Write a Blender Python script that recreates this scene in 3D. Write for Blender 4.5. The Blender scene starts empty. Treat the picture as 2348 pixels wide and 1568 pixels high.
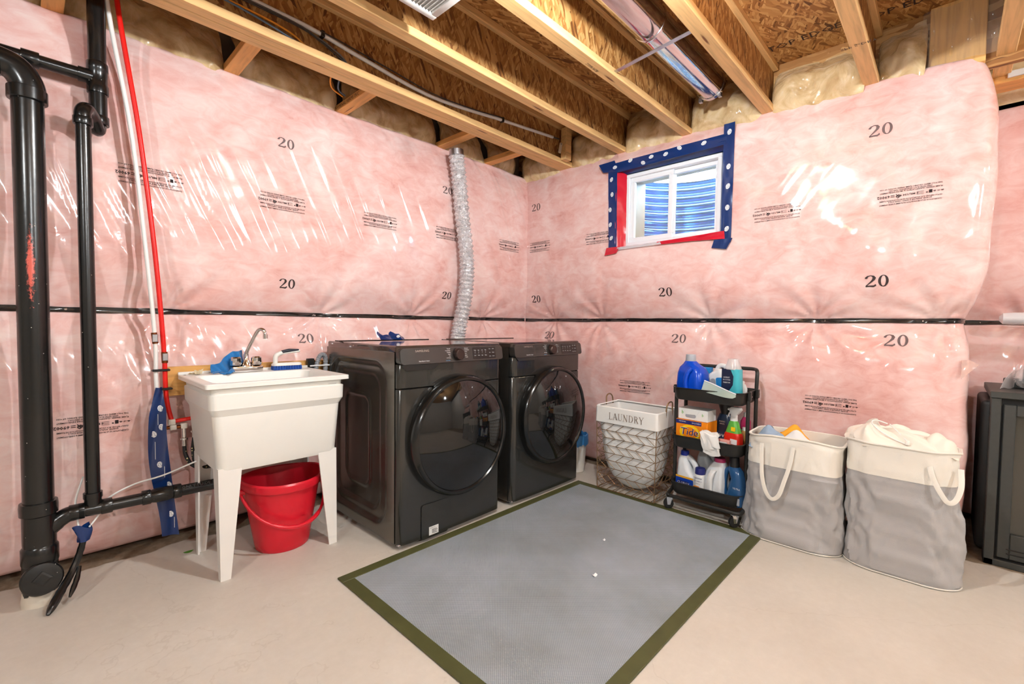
import bpy, bmesh, math, random
import numpy as np
from mathutils import Vector, Matrix

random.seed(7)
SC = bpy.context.scene
COL = SC.collection
PI = math.pi

# ------------------------------------------------------------------ camera
YAW, PITCH, ROLL = 0.76146, -0.03832, 0.01238
CAM = Vector((-2.9966, -2.6948, 1.0920))
_f = Vector((math.cos(YAW) * math.cos(PITCH), math.sin(YAW) * math.cos(PITCH), math.sin(PITCH)))
_r = Vector((math.sin(YAW), -math.cos(YAW), 0))
_u = _r.cross(_f)
_r2 = _r * math.cos(ROLL) + _u * math.sin(ROLL)
_u2 = _u * math.cos(ROLL) - _r * math.sin(ROLL)
cam_d = bpy.data.cameras.new('camera')
cam_d.sensor_width = 36.0
cam_d.lens = 1051.157 / 2348 * 36.0
cam_d.clip_start = 0.05
cam = bpy.data.objects.new('camera', cam_d)
COL.objects.link(cam)
cam.matrix_world = Matrix(((_r2.x, _u2.x, -_f.x, CAM.x), (_r2.y, _u2.y, -_f.y, CAM.y), (_r2.z, _u2.z, -_f.z, CAM.z), (0, 0, 0, 1)))
SC.camera = cam

# ------------------------------------------------------------------ sky, exposure, lamps
world = bpy.data.worlds.new('sky')
SC.world = world
world.use_nodes = True
bg = world.node_tree.nodes['Background']
bg.inputs['Color'].default_value = (0.50, 0.74, 1.0, 1)
bg.inputs['Strength'].default_value = 44.0
vs = SC.view_settings
vs.view_transform = 'Standard'
vs.look = 'None'
vs.gamma = 1.0
vs.use_curve_mapping = False
vs.exposure = 1.55
SC.cycles.max_bounces = 6
SC.cycles.diffuse_bounces = 3
SC.cycles.glossy_bounces = 3
SC.cycles.adaptive_threshold = 0.07
SC.cycles.adaptive_min_samples = 12
SC.cycles.use_denoising = True
BULB_WATT = 30.0                       # radiant power of the bare bulb over the mat
LAMP_SPOTS = [(-1.80, -1.95, 1.0), (-4.6, -2.45, 1.0), (-2.6, -4.6, 1.35), (-0.4, -4.9, 1.0)]  # first hangs over the mat; the others are added fill bulbs

# ------------------------------------------------------------------ helpers
OFF = {}

def lin(c):
    out = []
    for v in c:
        v = v / 255.0
        out.append(v / 12.92 if v <= 0.04045 else ((v + 0.055) / 1.055) ** 2.4)
    return (*out, 1.0)

def thing(name, label, cat, loc=(0, 0, 0), group=None):
    o = bpy.data.objects.new(name, None)
    COL.objects.link(o)
    o.location = loc
    o.empty_display_size = 0.05
    o['label'] = label
    o['category'] = cat
    if group:
        o['group'] = group
    OFF[o.name] = Vector(loc)
    return o

def tag(o, label, cat, group=None):
    o['label'] = label
    o['category'] = cat
    if group:
        o['group'] = group
    return o

def struct(o):
    o['kind'] = 'structure'
    return o

def mesh(name, verts, faces, mat, parent=None, smooth=True, angle=35):
    me = bpy.data.meshes.new(name)
    off = OFF.get(parent.name, Vector((0, 0, 0))) if parent else Vector((0, 0, 0))
    if isinstance(verts, np.ndarray):
        verts = (verts - np.array(off)).tolist()
    elif off.length > 0:
        verts = [(v[0] - off.x, v[1] - off.y, v[2] - off.z) for v in verts]
    me.from_pydata(verts, [], faces)
    me.update()
    if smooth:
        me.polygons.foreach_set('use_smooth', [True] * len(me.polygons))
        me.set_sharp_from_angle(angle=math.radians(angle))
    if mat is not None:
        me.materials.append(mat)
    o = bpy.data.objects.new(name, me)
    COL.objects.link(o)
    if parent:
        o.parent = parent
        OFF[o.name] = off
    return o

def catmull(pts, n=8):
    P = [Vector(p) for p in pts]
    if len(P) < 3:
        return P
    out = []
    for i in range(len(P) - 1):
        p0 = P[i - 1] if i > 0 else P[i] * 2 - P[i + 1]
        p1, p2 = P[i], P[i + 1]
        p3 = P[i + 2] if i + 2 < len(P) else P[i + 1] * 2 - P[i]
        for k in range(n):
            t = k / n
            out.append(0.5 * ((2 * p1) + (p2 - p0) * t + (2 * p0 - 5 * p1 + 4 * p2 - p3) * t * t + (3 * p1 - p0 - 3 * p2 + p3) * t ** 3))
    out.append(P[-1])
    return out

def fillet(pts, rad, n=6):
    """polyline with its corners rounded"""
    P = [Vector(p) for p in pts]
    out = [P[0]]
    for i in range(1, len(P) - 1):
        a, b, c = P[i - 1], P[i], P[i + 1]
        r = min(rad, (a - b).length * 0.49, (c - b).length * 0.49)
        p, q = b + (a - b).normalized() * r, b + (c - b).normalized() * r
        for k in range(n + 1):
            t = k / n
            out.append((1 - t) ** 2 * p + 2 * t * (1 - t) * b + t * t * q)
    out.append(P[-1])
    return out

def rrect(hx, hy, r, n=5, cx=0.0, cy=0.0):
    """rounded rectangle outline, counter-clockwise"""
    r = min(r, hx * 0.999, hy * 0.999)
    pts = []
    for (sx, sy, a0) in ((1, 1, 0), (-1, 1, PI / 2), (-1, -1, PI), (1, -1, 3 * PI / 2)):
        for k in range(n + 1):
            a = a0 + PI / 2 * k / n
            pts.append((cx + sx * (hx - r) + r * math.cos(a), cy + sy * (hy - r) + r * math.sin(a)))
    return pts

class MB:
    def __init__(s):
        s.v = []
        s.f = []

    def add(s, verts, faces):
        o = len(s.v)
        s.v.extend([tuple(v) for v in verts])
        s.f.extend([tuple(i + o for i in f) for f in faces])
        return s

    def box(s, x0, x1, y0, y1, z0, z1):
        v = [(x0, y0, z0), (x1, y0, z0), (x1, y1, z0), (x0, y1, z0), (x0, y0, z1), (x1, y0, z1), (x1, y1, z1), (x0, y1, z1)]
        return s.add(v, [(0, 3, 2, 1), (4, 5, 6, 7), (0, 1, 5, 4), (1, 2, 6, 5), (2, 3, 7, 6), (3, 0, 4, 7)])

    def rbox(s, x0, x1, y0, y1, z0, z1, r=0.005, seg=2):
        bm = bmesh.new()
        bmesh.ops.create_cube(bm, size=1)
        for v in bm.verts:
            v.co = Vector(((x0 + x1) / 2 + v.co.x * (x1 - x0), (y0 + y1) / 2 + v.co.y * (y1 - y0), (z0 + z1) / 2 + v.co.z * (z1 - z0)))
        r = min(r, 0.49 * min(x1 - x0, y1 - y0, z1 - z0))
        bmesh.ops.bevel(bm, geom=list(bm.edges), offset=r, segments=seg, affect='EDGES', profile=0.5)
        bm.verts.index_update()
        s.add([v.co[:] for v in bm.verts], [[v.index for v in f.verts] for f in bm.faces])
        bm.free()
        return s

    def loft(s, rings, cap0=True, cap1=True, closed=True):
        n = len(rings[0])
        verts = [p for r in rings for p in r]
        faces = []
        for i in range(len(rings) - 1):
            for k in range(n if closed else n - 1):
                a, b = i * n + k, i * n + (k + 1) % n
                faces.append((a, b, b + n, a + n))
        if cap0:
            faces.append(tuple(range(n - 1, -1, -1)))
        if cap1:
            faces.append(tuple(range((len(rings) - 1) * n, len(rings) * n)))
        return s.add(verts, faces)

    def tube(s, pts, r, n=8, cap=True, closed=False):
        P = [Vector(p) for p in pts]
        m = len(P)
        R = r if isinstance(r, (list, tuple)) else [r] * m
        T = []
        for i in range(m):
            if closed:
                t = P[(i + 1) % m] - P[i - 1]
            else:
                t = P[min(i + 1, m - 1)] - P[max(i - 1, 0)]
            T.append(t.normalized() if t.length > 1e-9 else Vector((0, 0, 1)))
        up = Vector((0, 0, 1)) if abs(T[0].z) < 0.9 else Vector((1, 0, 0))
        nrm = (up - T[0] * up.dot(T[0])).normalized()
        rings = []
        for i in range(m):
            if i:
                nrm = nrm - T[i] * nrm.dot(T[i])
                nrm.normalize()
            bn = T[i].cross(nrm)
            rings.append([P[i] + (nrm * math.cos(2 * PI * k / n) + bn * math.sin(2 * PI * k / n)) * R[i] for k in range(n)])
        if closed:
            rings.append(rings[0])
            return s.loft(rings, False, False)
        return s.loft(rings, cap, cap)

    def lathe(s, prof, c=(0, 0, 0), axis='z', n=24, sx=1.0, sy=1.0, cap0=True, cap1=True):
        """prof: list of (radius, height)"""
        rings = []
        for (r, h) in prof:
            ring = []
            for k in range(n):
                a = 2 * PI * k / n
                u, w = r * sx * math.cos(a), r * sy * math.sin(a)
                if axis == 'z':
                    ring.append((c[0] + u, c[1] + w, c[2] + h))
                elif axis == 'x':
                    ring.append((c[0] + h, c[1] + u, c[2] + w))
                elif axis == 'y':
                    ring.append((c[0] + w, c[1] + h, c[2] + u))
            rings.append(ring)
        return s.loft(rings, cap0, cap1)

    def poly(s, pts):
        return s.add(pts, [tuple(range(len(pts)))])

    def prism(s, pts2, f0, f1):
        """outline pts2 mapped by f0 (one end) and f1 (other end)"""
        return s.loft([[f0(*p) for p in pts2], [f1(*p) for p in pts2]])

    def grid(s, P, closed_u=False):
        """P: 2-d list/array of points"""
        nu, nv = len(P), len(P[0])
        verts = [tuple(P[i][j]) for i in range(nu) for j in range(nv)]
        faces = []
        for i in range(nu if closed_u else nu - 1):
            for j in range(nv - 1):
                a, b = i * nv + j, ((i + 1) % nu) * nv + j
                faces.append((a, b, b + 1, a + 1))
        return s.add(verts, faces)

    def xf(s, fn):
        s.v = [tuple(fn(*p)) for p in s.v]
        return s

    def build(s, name, mat, parent=None, smooth=True, angle=35):
        return mesh(name, s.v, s.f, mat, parent, smooth, angle)

def solid_sheet(P, th):
    """a grid of points given thickness th along its normals -> MB"""
    P = np.array(P, float)
    du = np.gradient(P, axis=0)
    dv = np.gradient(P, axis=1)
    n = np.cross(du, dv)
    n /= np.maximum(np.linalg.norm(n, axis=2, keepdims=True), 1e-9)
    A, B = P + n * th / 2, P - n * th / 2
    mb = MB().grid(A)
    o = len(mb.v)
    nu, nv = P.shape[:2]
    mb.v.extend([tuple(p) for p in B.reshape(-1, 3)])
    for i in range(nu - 1):
        for j in range(nv - 1):
            a, b = o + i * nv + j, o + (i + 1) * nv + j
            mb.f.append((a, a + 1, b + 1, b))
    def rim(idx):
        for a, b in zip(idx[:-1], idx[1:]):
            mb.f.append((a, a + o, b + o, b))
    rim([i * nv for i in range(nu)])
    rim([i * nv + nv - 1 for i in range(nu)][::-1])
    rim([j for j in range(nv)][::-1])
    rim([(nu - 1) * nv + j for j in range(nv)])
    return mb

# ---- numpy value noise
def _hash(ix, iy, seed):
    h = (ix.astype(np.int64) * 374761393 + iy.astype(np.int64) * 668265263 + seed * 974711) & 0x7fffffff
    h = ((h ^ (h >> 13)) * 1274126177) & 0x7fffffff
    return ((h ^ (h >> 16)) & 0xffff) / 65535.0

def vn(x, y, seed=0):
    x, y = np.asarray(x, float), np.asarray(y, float)
    ix, iy = np.floor(x), np.floor(y)
    fx, fy = x - ix, y - iy
    fx, fy = fx * fx * fx * (fx * (fx * 6 - 15) + 10), fy * fy * fy * (fy * (fy * 6 - 15) + 10)
    a, b = _hash(ix, iy, seed), _hash(ix + 1, iy, seed)
    c, d = _hash(ix, iy + 1, seed), _hash(ix + 1, iy + 1, seed)
    return (a * (1 - fx) + b * fx) * (1 - fy) + (c * (1 - fx) + d * fx) * fy

def fbm(x, y, seed=0, o=4):
    t, amp, s = 0, 0.5, 0
    for k in range(o):
        t = t + amp * vn(x * 2 ** k, y * 2 ** k, seed + k)
        s += amp
        amp *= 0.5
    return t / s * 2 - 1          # -1..1

def ridge(x, y, seed=0):
    return 1 - np.abs(fbm(x, y, seed, 3)) * 2.2

# ---- text as flat mesh
_TXT = {}
def text2d(body, size=1.0, align='CENTER', spacing=1.0, res=2, bold=0.0):
    key = (body, align, spacing, res, bold)
    if key not in _TXT:
        cu = bpy.data.curves.new('lettering', 'FONT')
        cu.body = body
        cu.align_x = align
        cu.align_y = 'CENTER'
        cu.space_character = spacing
        cu.resolution_u = res
        cu.offset = bold
        cu.fill_mode = 'FRONT'
        ob = bpy.data.objects.new('lettering', cu)
        COL.objects.link(ob)
        dg = bpy.context.evaluated_depsgraph_get()
        ev = ob.evaluated_get(dg)
        me = ev.to_mesh()
        vs_ = [(v.co.x, v.co.y) for v in me.vertices]
        fs = [tuple(p.vertices) for p in me.polygons]
        ev.to_mesh_clear()
        bpy.data.objects.remove(ob)
        bpy.data.curves.remove(cu)
        _TXT[key] = (vs_, fs)
    v, f = _TXT[key]
    return [(x * size, y * size) for x, y in v], f

def put_text(mb, body, size, fn, align='CENTER', spacing=1.0, sx=1.0, dx=0, dy=0, res=2):
    v, f = text2d(body, size, align, spacing, res)
    mb.add([fn(x * sx + dx, y + dy) for x, y in v], f)
    return mb

# ------------------------------------------------------------------ materials
def newmat(name):
    m = bpy.data.materials.new(name)
    m.use_nodes = True
    nt = m.node_tree
    return m, nt, nt.nodes['Principled BSDF']

def N(nt, typ, **kw):
    n = nt.nodes.new(typ)
    for k, v in kw.items():
        if k in n.inputs:
            n.inputs[k].default_value = v
        else:
            setattr(n, k, v)
    return n

def coords(nt, scale=(1, 1, 1), rot=(0, 0, 0), src='Object'):
    tc = N(nt, 'ShaderNodeTexCoord')
    mp = N(nt, 'ShaderNodeMapping')
    mp.inputs['Scale'].default_value = scale
    mp.inputs['Rotation'].default_value = rot
    nt.links.new(tc.outputs[src], mp.inputs['Vector'])
    return mp.outputs['Vector']

def ramp(nt, fac, stops):
    r = N(nt, 'ShaderNodeValToRGB')
    el = r.color_ramp.elements
    while len(el) < len(stops):
        el.new(0.5)
    for e, (p, c) in zip(el, stops):
        e.position = p
        e.color = c
    nt.links.new(fac, r.inputs['Fac'])
    return r.outputs['Color']

def bump(nt, height, strength=0.3, dist=0.01, normal=None):
    b = N(nt, 'ShaderNodeBump')
    b.inputs['Strength'].default_value = strength
    b.inputs['Distance'].default_value = dist
    nt.links.new(height, b.inputs['Height'])
    if normal is not None:
        nt.links.new(normal, b.inputs['Normal'])
    return b.outputs['Normal']

def mat(name, rgb, rough=0.5, metal=0.0, coat=0.0, spec=0.5, coat_rough=0.05, alpha=1.0, trans=0.0, sheen=0.0, var=0.0, vscale=20.0, grain=0.0, gscale=200.0):
    m, nt, p = newmat(name)
    c = lin(rgb)
    p.inputs['Base Color'].default_value = c
    p.inputs['Roughness'].default_value = rough
    p.inputs['Metallic'].default_value = metal
    p.inputs['Coat Weight'].default_value = coat
    p.inputs['Coat Roughness'].default_value = coat_rough
    p.inputs['Specular IOR Level'].default_value = spec
    p.inputs['Alpha'].default_value = alpha
    p.inputs['Transmission Weight'].default_value = trans
    p.inputs['Sheen Weight'].default_value = sheen
    if var > 0:
        n = N(nt, 'ShaderNodeTexNoise', Scale=vscale, Detail=4.0)
        nt.links.new(coords(nt), n.inputs['Vector'])
        lo = tuple(x * (1 - var) for x in c[:3]) + (1,)
        hi = tuple(min(1, x * (1 + var)) for x in c[:3]) + (1,)
        nt.links.new(ramp(nt, n.outputs['Fac'], [(0.3, lo), (0.7, hi)]), p.inputs['Base Color'])
    if grain > 0:
        n = N(nt, 'ShaderNodeTexNoise', Scale=gscale, Detail=2.0)
        nt.links.new(coords(nt), n.inputs['Vector'])
        nt.links.new(bump(nt, n.outputs['Fac'], grain, 0.002), p.inputs['Normal'])
    return m

def m_pink(name, rot, scale, strength, crough=0.13):
    """pink glass wool under clear shiny film: wool colour below, film as the coat"""
    m, nt, p = newmat(name)
    n1 = N(nt, 'ShaderNodeTexNoise', Scale=2.4, Detail=2.0, Roughness=0.6, Distortion=1.2)
    n2 = N(nt, 'ShaderNodeTexNoise', Scale=10.0, Detail=4.0, Roughness=0.65, Distortion=0.8)
    nt.links.new(coords(nt), n1.inputs['Vector'])
    nt.links.new(coords(nt, (1.0, 1.0, 1.8), (0.3, 0.3, 0)), n2.inputs['Vector'])
    mx = N(nt, 'ShaderNodeMix', data_type='FLOAT')
    mx.inputs['Factor'].default_value = 0.5
    nt.links.new(n1.outputs['Fac'], mx.inputs['A'])
    nt.links.new(n2.outputs['Fac'], mx.inputs['B'])
    col = ramp(nt, mx.outputs['Result'], [(0.28, lin((216, 152, 141))), (0.43, lin((231, 182, 174))), (0.57, lin((238, 203, 197))), (0.72, lin((244, 222, 216)))])
    nt.links.new(col, p.inputs['Base Color'])
    p.inputs['Roughness'].default_value = 0.75
    p.inputs['Specular IOR Level'].default_value = 0.2
    mp = N(nt, 'ShaderNodeMapping')
    mp.inputs['Scale'].default_value = scale
    nt.links.new(coords(nt, (1, 1, 1), rot), mp.inputs['Vector'])
    nw = N(nt, 'ShaderNodeTexNoise', Scale=1.0, Detail=1.0, Roughness=0.45, Distortion=0.2)
    nt.links.new(mp.outputs['Vector'], nw.inputs['Vector'])
    p.inputs['Coat Weight'].default_value = 1.0
    p.inputs['Coat Roughness'].default_value = crough
    p.inputs['Coat IOR'].default_value = 1.5
    nt.links.new(bump(nt, nw.outputs['Fac'], strength, 0.05), p.inputs['Coat Normal'])
    return m

def m_batt():
    m, nt, p = newmat('tan_insulation_under_poly')
    v = coords(nt)
    n1 = N(nt, 'ShaderNodeTexNoise', Scale=9.0, Detail=6.0, Roughness=0.6, Distortion=1.0)
    nt.links.new(v, n1.inputs['Vector'])
    nt.links.new(ramp(nt, n1.outputs['Fac'], [(0.3, lin((184, 148, 98))), (0.5, lin((214, 186, 140))), (0.72, lin((234, 214, 180)))]), p.inputs['Base Color'])
    p.inputs['Roughness'].default_value = 0.8
    nw = N(nt, 'ShaderNodeTexNoise', Scale=9.0, Detail=3.0, Distortion=2.0)
    nt.links.new(v, nw.inputs['Vector'])
    p.inputs['Coat Weight'].default_value = 0.8
    p.inputs['Coat Roughness'].default_value = 0.1
    nt.links.new(bump(nt, nw.outputs['Fac'], 0.6, 0.05), p.inputs['Coat Normal'])
    return m

def m_osb(name, plane='xy', dark=1.0):
    """strand board: layers of long narrow flakes lying at different angles"""
    m, nt, p = newmat(name)
    sc = {'xy': (16, 75, 1), 'xz': (75, 1, 15)}[plane]
    tc = N(nt, 'ShaderNodeTexCoord')
    nd = N(nt, 'ShaderNodeTexNoise', Scale=9.0, Detail=1.0)
    nt.links.new(tc.outputs['Object'], nd.inputs['Vector'])
    va = N(nt, 'ShaderNodeVectorMath', operation='SCALE')
    va.inputs['Scale'].default_value = 0.035
    nt.links.new(nd.outputs['Color'], va.inputs[0])
    vb = N(nt, 'ShaderNodeVectorMath', operation='ADD')
    nt.links.new(tc.outputs['Object'], vb.inputs[0])
    nt.links.new(va.outputs['Vector'], vb.inputs[1])
    seps = []
    for k, (a, s) in enumerate(((0.45, 1.0), (-0.40, 1.2))):
        mr = N(nt, 'ShaderNodeMapping')
        mr.inputs['Rotation'].default_value = (0, 0, a) if plane == 'xy' else (0, a, 0)
        nt.links.new(vb.outputs['Vector'], mr.inputs['Vector'])
        mp = N(nt, 'ShaderNodeMapping')
        mp.inputs['Scale'].default_value = tuple(x * s for x in sc)
        mp.inputs['Location'].default_value = (k * 3.7, k * 1.3, k * 2.1)
        nt.links.new(mr.outputs['Vector'], mp.inputs['Vector'])
        vo = N(nt, 'ShaderNodeTexVoronoi', Scale=1.0)
        nt.links.new(mp.outputs['Vector'], vo.inputs['Vector'])
        sep = N(nt, 'ShaderNodeSeparateColor')
        nt.links.new(vo.outputs['Color'], sep.inputs['Color'])
        seps.append(sep)
    gt = N(nt, 'ShaderNodeMath', operation='GREATER_THAN')
    gt.inputs[1].default_value = 0.5
    nt.links.new(seps[0].outputs['Green'], gt.inputs[0])
    sel = N(nt, 'ShaderNodeMix', data_type='FLOAT')
    nt.links.new(gt.outputs['Value'], sel.inputs['Factor'])
    nt.links.new(seps[0].outputs['Red'], sel.inputs['A'])
    nt.links.new(seps[1].outputs['Red'], sel.inputs['B'])
    d = dark
    col = ramp(nt, sel.outputs['Result'], [(0.0, lin((104 * d, 62 * d, 26 * d))), (0.12, lin((152 * d, 98 * d, 46 * d))), (0.5, lin((180 * d, 126 * d, 66 * d))), (1.0, lin((214 * d, 166 * d, 104 * d)))])
    nt.links.new(col, p.inputs['Base Color'])
    p.inputs['Roughness'].default_value = 0.6
    return m

def m_wood(name, base, scale=(3, 30, 30), knots=True):
    m, nt, p = newmat(name)
    c = lin(base)
    v = coords(nt, scale)
    n1 = N(nt, 'ShaderNodeTexNoise', Scale=1.6, Detail=3.0, Roughness=0.55, Distortion=0.6)
    nt.links.new(v, n1.inputs['Vector'])
    lo = tuple(x * 0.72 for x in c[:3]) + (1,)
    hi = tuple(min(1, x * 1.15) for x in c[:3]) + (1,)
    col = ramp(nt, n1.outputs['Fac'], [(0.25, lo), (0.5, c), (0.75, hi)])
    if knots:
        vo = N(nt, 'ShaderNodeTexVoronoi', Scale=1.0)
        nt.links.new(coords(nt, (scale[0] * 0.9, scale[1] * 0.5, scale[2] * 0.5)), vo.inputs['Vector'])
        k = ramp(nt, vo.outputs['Distance'], [(0.06, (1, 1, 1, 1)), (0.12, (0, 0, 0, 1))])
        mx = N(nt, 'ShaderNodeMix', data_type='RGBA')
        nt.links.new(k, mx.inputs['Factor'])
        nt.links.new(col, mx.inputs['A'])
        mx.inputs['B'].default_value = lin((120, 72, 34))
        col = mx.outputs['Result']
    nt.links.new(col, p.inputs['Base Color'])
    p.inputs['Roughness'].default_value = 0.6
    return m

def m_floor():
    m, nt, p = newmat('beige_painted_concrete')
    tc = N(nt, 'ShaderNodeTexCoord')
    sep = N(nt, 'ShaderNodeSeparateXYZ')
    nt.links.new(tc.outputs['Object'], sep.inputs['Vector'])
    n1 = N(nt, 'ShaderNodeTexNoise', Scale=1.4, Detail=3.0, Roughness=0.6)
    n2 = N(nt, 'ShaderNodeTexNoise', Scale=30.0, Detail=3.0, Roughness=0.7)
    nt.links.new(tc.outputs['Object'], n1.inputs['Vector'])
    nt.links.new(tc.outputs['Object'], n2.inputs['Vector'])
    mx = N(nt, 'ShaderNodeMix', data_type='FLOAT')
    mx.inputs['Factor'].default_value = 0.3
    nt.links.new(n1.outputs['Fac'], mx.inputs['A'])
    nt.links.new(n2.outputs['Fac'], mx.inputs['B'])
    paint = ramp(nt, mx.outputs['Result'], [(0.3, lin((200, 191, 178))), (0.55, lin((210, 202, 190))), (0.75, lin((219, 212, 201)))])
    bare = ramp(nt, n2.outputs['Fac'], [(0.3, lin((120, 104, 86))), (0.7, lin((160, 142, 120)))])
    # bare strip along both walls where the paint stops, with a wandering edge
    ne = N(nt, 'ShaderNodeTexNoise', Scale=5.0, Detail=3.0)
    nt.links.new(tc.outputs['Object'], ne.inputs['Vector'])
    def edge(sock, lim):
        a = N(nt, 'ShaderNodeMath', operation='MULTIPLY_ADD')
        a.inputs[1].default_value = 0.16
        nt.links.new(ne.outputs['Fac'], a.inputs[0])
        nt.links.new(sock, a.inputs[2])
        b = N(nt, 'ShaderNodeMapRange')
        b.inputs['From Min'].default_value = lim
        b.inputs['From Max'].default_value = lim + 0.012
        nt.links.new(a.outputs['Value'], b.inputs['Value'])
        return b.outputs['Result']
    e1 = edge(sep.outputs['Y'], 0.07)
    e2 = edge(sep.outputs['X'], 0.12)
    mm = N(nt, 'ShaderNodeMath', operation='MAXIMUM')
    nt.links.new(e1, mm.inputs[0])
    nt.links.new(e2, mm.inputs[1])
    # hairline cracks
    vc = N(nt, 'ShaderNodeTexVoronoi', Scale=0.9, feature='DISTANCE_TO_EDGE')
    vd = N(nt, 'ShaderNodeTexNoise', Scale=9.0, Detail=4.0)
    nt.links.new(tc.outputs['Object'], vd.inputs['Vector'])
    va = N(nt, 'ShaderNodeVectorMath', operation='SCALE')
    va.inputs['Scale'].default_value = 0.14
    nt.links.new(vd.outputs['Color'], va.inputs[0])
    vb = N(nt, 'ShaderNodeVectorMath', operation='ADD')
    nt.links.new(tc.outputs['Object'], vb.inputs[0])
    nt.links.new(va.outputs['Vector'], vb.inputs[1])
    nt.links.new(vb.outputs['Vector'], vc.inputs['Vector'])
    ck = N(nt, 'ShaderNodeMapRange')
    ck.inputs['From Min'].default_value = 0.0008
    ck.inputs['From Max'].default_value = 0.0022
    ck.inputs['To Min'].default_value = 0.12
    ck.inputs['To Max'].default_value = 0.0
    nt.links.new(vc.outputs['Distance'], ck.inputs['Value'])
    m1 = N(nt, 'ShaderNodeMix', data_type='RGBA')
    nt.links.new(mm.outputs['Value'], m1.inputs['Factor'])
    nt.links.new(paint, m1.inputs['A'])
    nt.links.new(bare, m1.inputs['B'])
    m2 = N(nt, 'ShaderNodeMix', data_type='RGBA')
    nt.links.new(ck.outputs['Result'], m2.inputs['Factor'])
    nt.links.new(m1.outputs['Result'], m2.inputs['A'])
    m2.inputs['B'].default_value = lin((150, 128, 104))
    nt.links.new(m2.outputs['Result'], p.inputs['Base Color'])
    p.inputs['Roughness'].default_value = 0.55
    p.inputs['Specular IOR Level'].default_value = 0.3
    return m

def m_abs(name, marks=False, paint=False):
    m, nt, p = newmat(name)
    p.inputs['Base Color'].default_value = lin((20, 20, 19))
    p.inputs['Roughness'].default_value = 0.24
    p.inputs['Specular IOR Level'].default_value = 0.6
    tc = N(nt, 'ShaderNodeTexCoord')
    vo = N(nt, 'ShaderNodeTexVoronoi', Scale=34.0)
    nt.links.new(tc.outputs['Object'], vo.inputs['Vector'])
    sp = ramp(nt, vo.outputs['Distance'], [(0.035, (1, 1, 1, 1)), (0.06, (0, 0, 0, 1))])
    mx = N(nt, 'ShaderNodeMix', data_type='RGBA')
    nt.links.new(sp, mx.inputs['Factor'])
    mx.inputs['A'].default_value = lin((20, 20, 19))
    mx.inputs['B'].default_value = lin((214, 204, 190))
    col = mx.outputs['Result']
    sep = N(nt, 'ShaderNodeSeparateXYZ')
    nt.links.new(tc.outputs['Object'], sep.inputs['Vector'])
    if paint:                      # floor paint daubed on the foot of the stack
        nz = N(nt, 'ShaderNodeTexNoise', Scale=30.0, Detail=4.0)
        nt.links.new(tc.outputs['Object'], nz.inputs['Vector'])
        a = N(nt, 'ShaderNodeMath', operation='MULTIPLY_ADD')
        a.inputs[1].default_value = -0.10
        nt.links.new(nz.outputs['Fac'], a.inputs[0])
        nt.links.new(sep.outputs['Z'], a.inputs[2])
        b = N(nt, 'ShaderNodeMapRange')
        b.inputs['From Min'].default_value = 0.004
        b.inputs['From Max'].default_value = 0.0
        nt.links.new(a.outputs['Value'], b.inputs['Value'])
        mp_ = N(nt, 'ShaderNodeMix', data_type='RGBA')
        nt.links.new(b.outputs['Result'], mp_.inputs['Factor'])
        nt.links.new(col, mp_.inputs['A'])
        mp_.inputs['B'].default_value = lin((222, 212, 196))
        col = mp_.outputs['Result']
    if marks:                      # red chalk rubbed on the front of the big pipe
        vm = coords(nt, (150, 150, 70))
        nz = N(nt, 'ShaderNodeTexNoise', Scale=1.0, Detail=6.0, Roughness=0.8)
        nt.links.new(vm, nz.inputs['Vector'])
        def band(sock, c, w):
            s_ = N(nt, 'ShaderNodeMath', operation='SUBTRACT')
            s_.inputs[1].default_value = c
            nt.links.new(sock, s_.inputs[0])
            ab = N(nt, 'ShaderNodeMath', operation='ABSOLUTE')
            nt.links.new(s_.outputs['Value'], ab.inputs[0])
            r_ = N(nt, 'ShaderNodeMapRange')
            r_.inputs['From Min'].default_value = 0.0
            r_.inputs['From Max'].default_value = w
            r_.inputs['To Min'].default_value = 1.0
            r_.inputs['To Max'].default_value = 0.0
            nt.links.new(ab.outputs['Value'], r_.inputs['Value'])
            return r_.outputs['Result']
        bz = band(sep.outputs['Z'], 1.28, 0.24)
        bx = band(sep.outputs['X'], -0.004, 0.022)
        by = N(nt, 'ShaderNodeMath', operation='LESS_THAN')
        by.inputs[1].default_value = 0.0
        nt.links.new(sep.outputs['Y'], by.inputs[0])
        t = N(nt, 'ShaderNodeMath', operation='MULTIPLY')
        nt.links.new(bz, t.inputs[0])
        nt.links.new(bx, t.inputs[1])
        t1 = N(nt, 'ShaderNodeMath', operation='MULTIPLY')
        nt.links.new(t.outputs['Value'], t1.inputs[0])
        nt.links.new(by.outputs['Value'], t1.inputs[1])
        t2 = N(nt, 'ShaderNodeMath', operation='MULTIPLY_ADD')
        t2.inputs[1].default_value = 0.62
        nt.links.new(t1.outputs['Value'], t2.inputs[0])
        nt.links.new(nz.outputs['Fac'], t2.inputs[2])
        fac = ramp(nt, t2.outputs['Value'], [(0.78, (0, 0, 0, 1)), (0.92, (0.9, 0.9, 0.9, 1))])
        mr = N(nt, 'ShaderNodeMix', data_type='RGBA')
        nt.links.new(fac, mr.inputs['Factor'])
        nt.links.new(col, mr.inputs['A'])
        mr.inputs['B'].default_value = lin((226, 104, 88))
        col = mr.outputs['Result']
    nt.links.new(col, p.inputs['Base Color'])
    nf = N(nt, 'ShaderNodeTexNoise', Scale=60.0, Detail=3.0)
    nt.links.new(tc.outputs['Object'], nf.inputs['Vector'])
    nt.links.new(bump(nt, nf.outputs['Fac'], 0.08, 0.003), p.inputs['Normal'])
    return m

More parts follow.
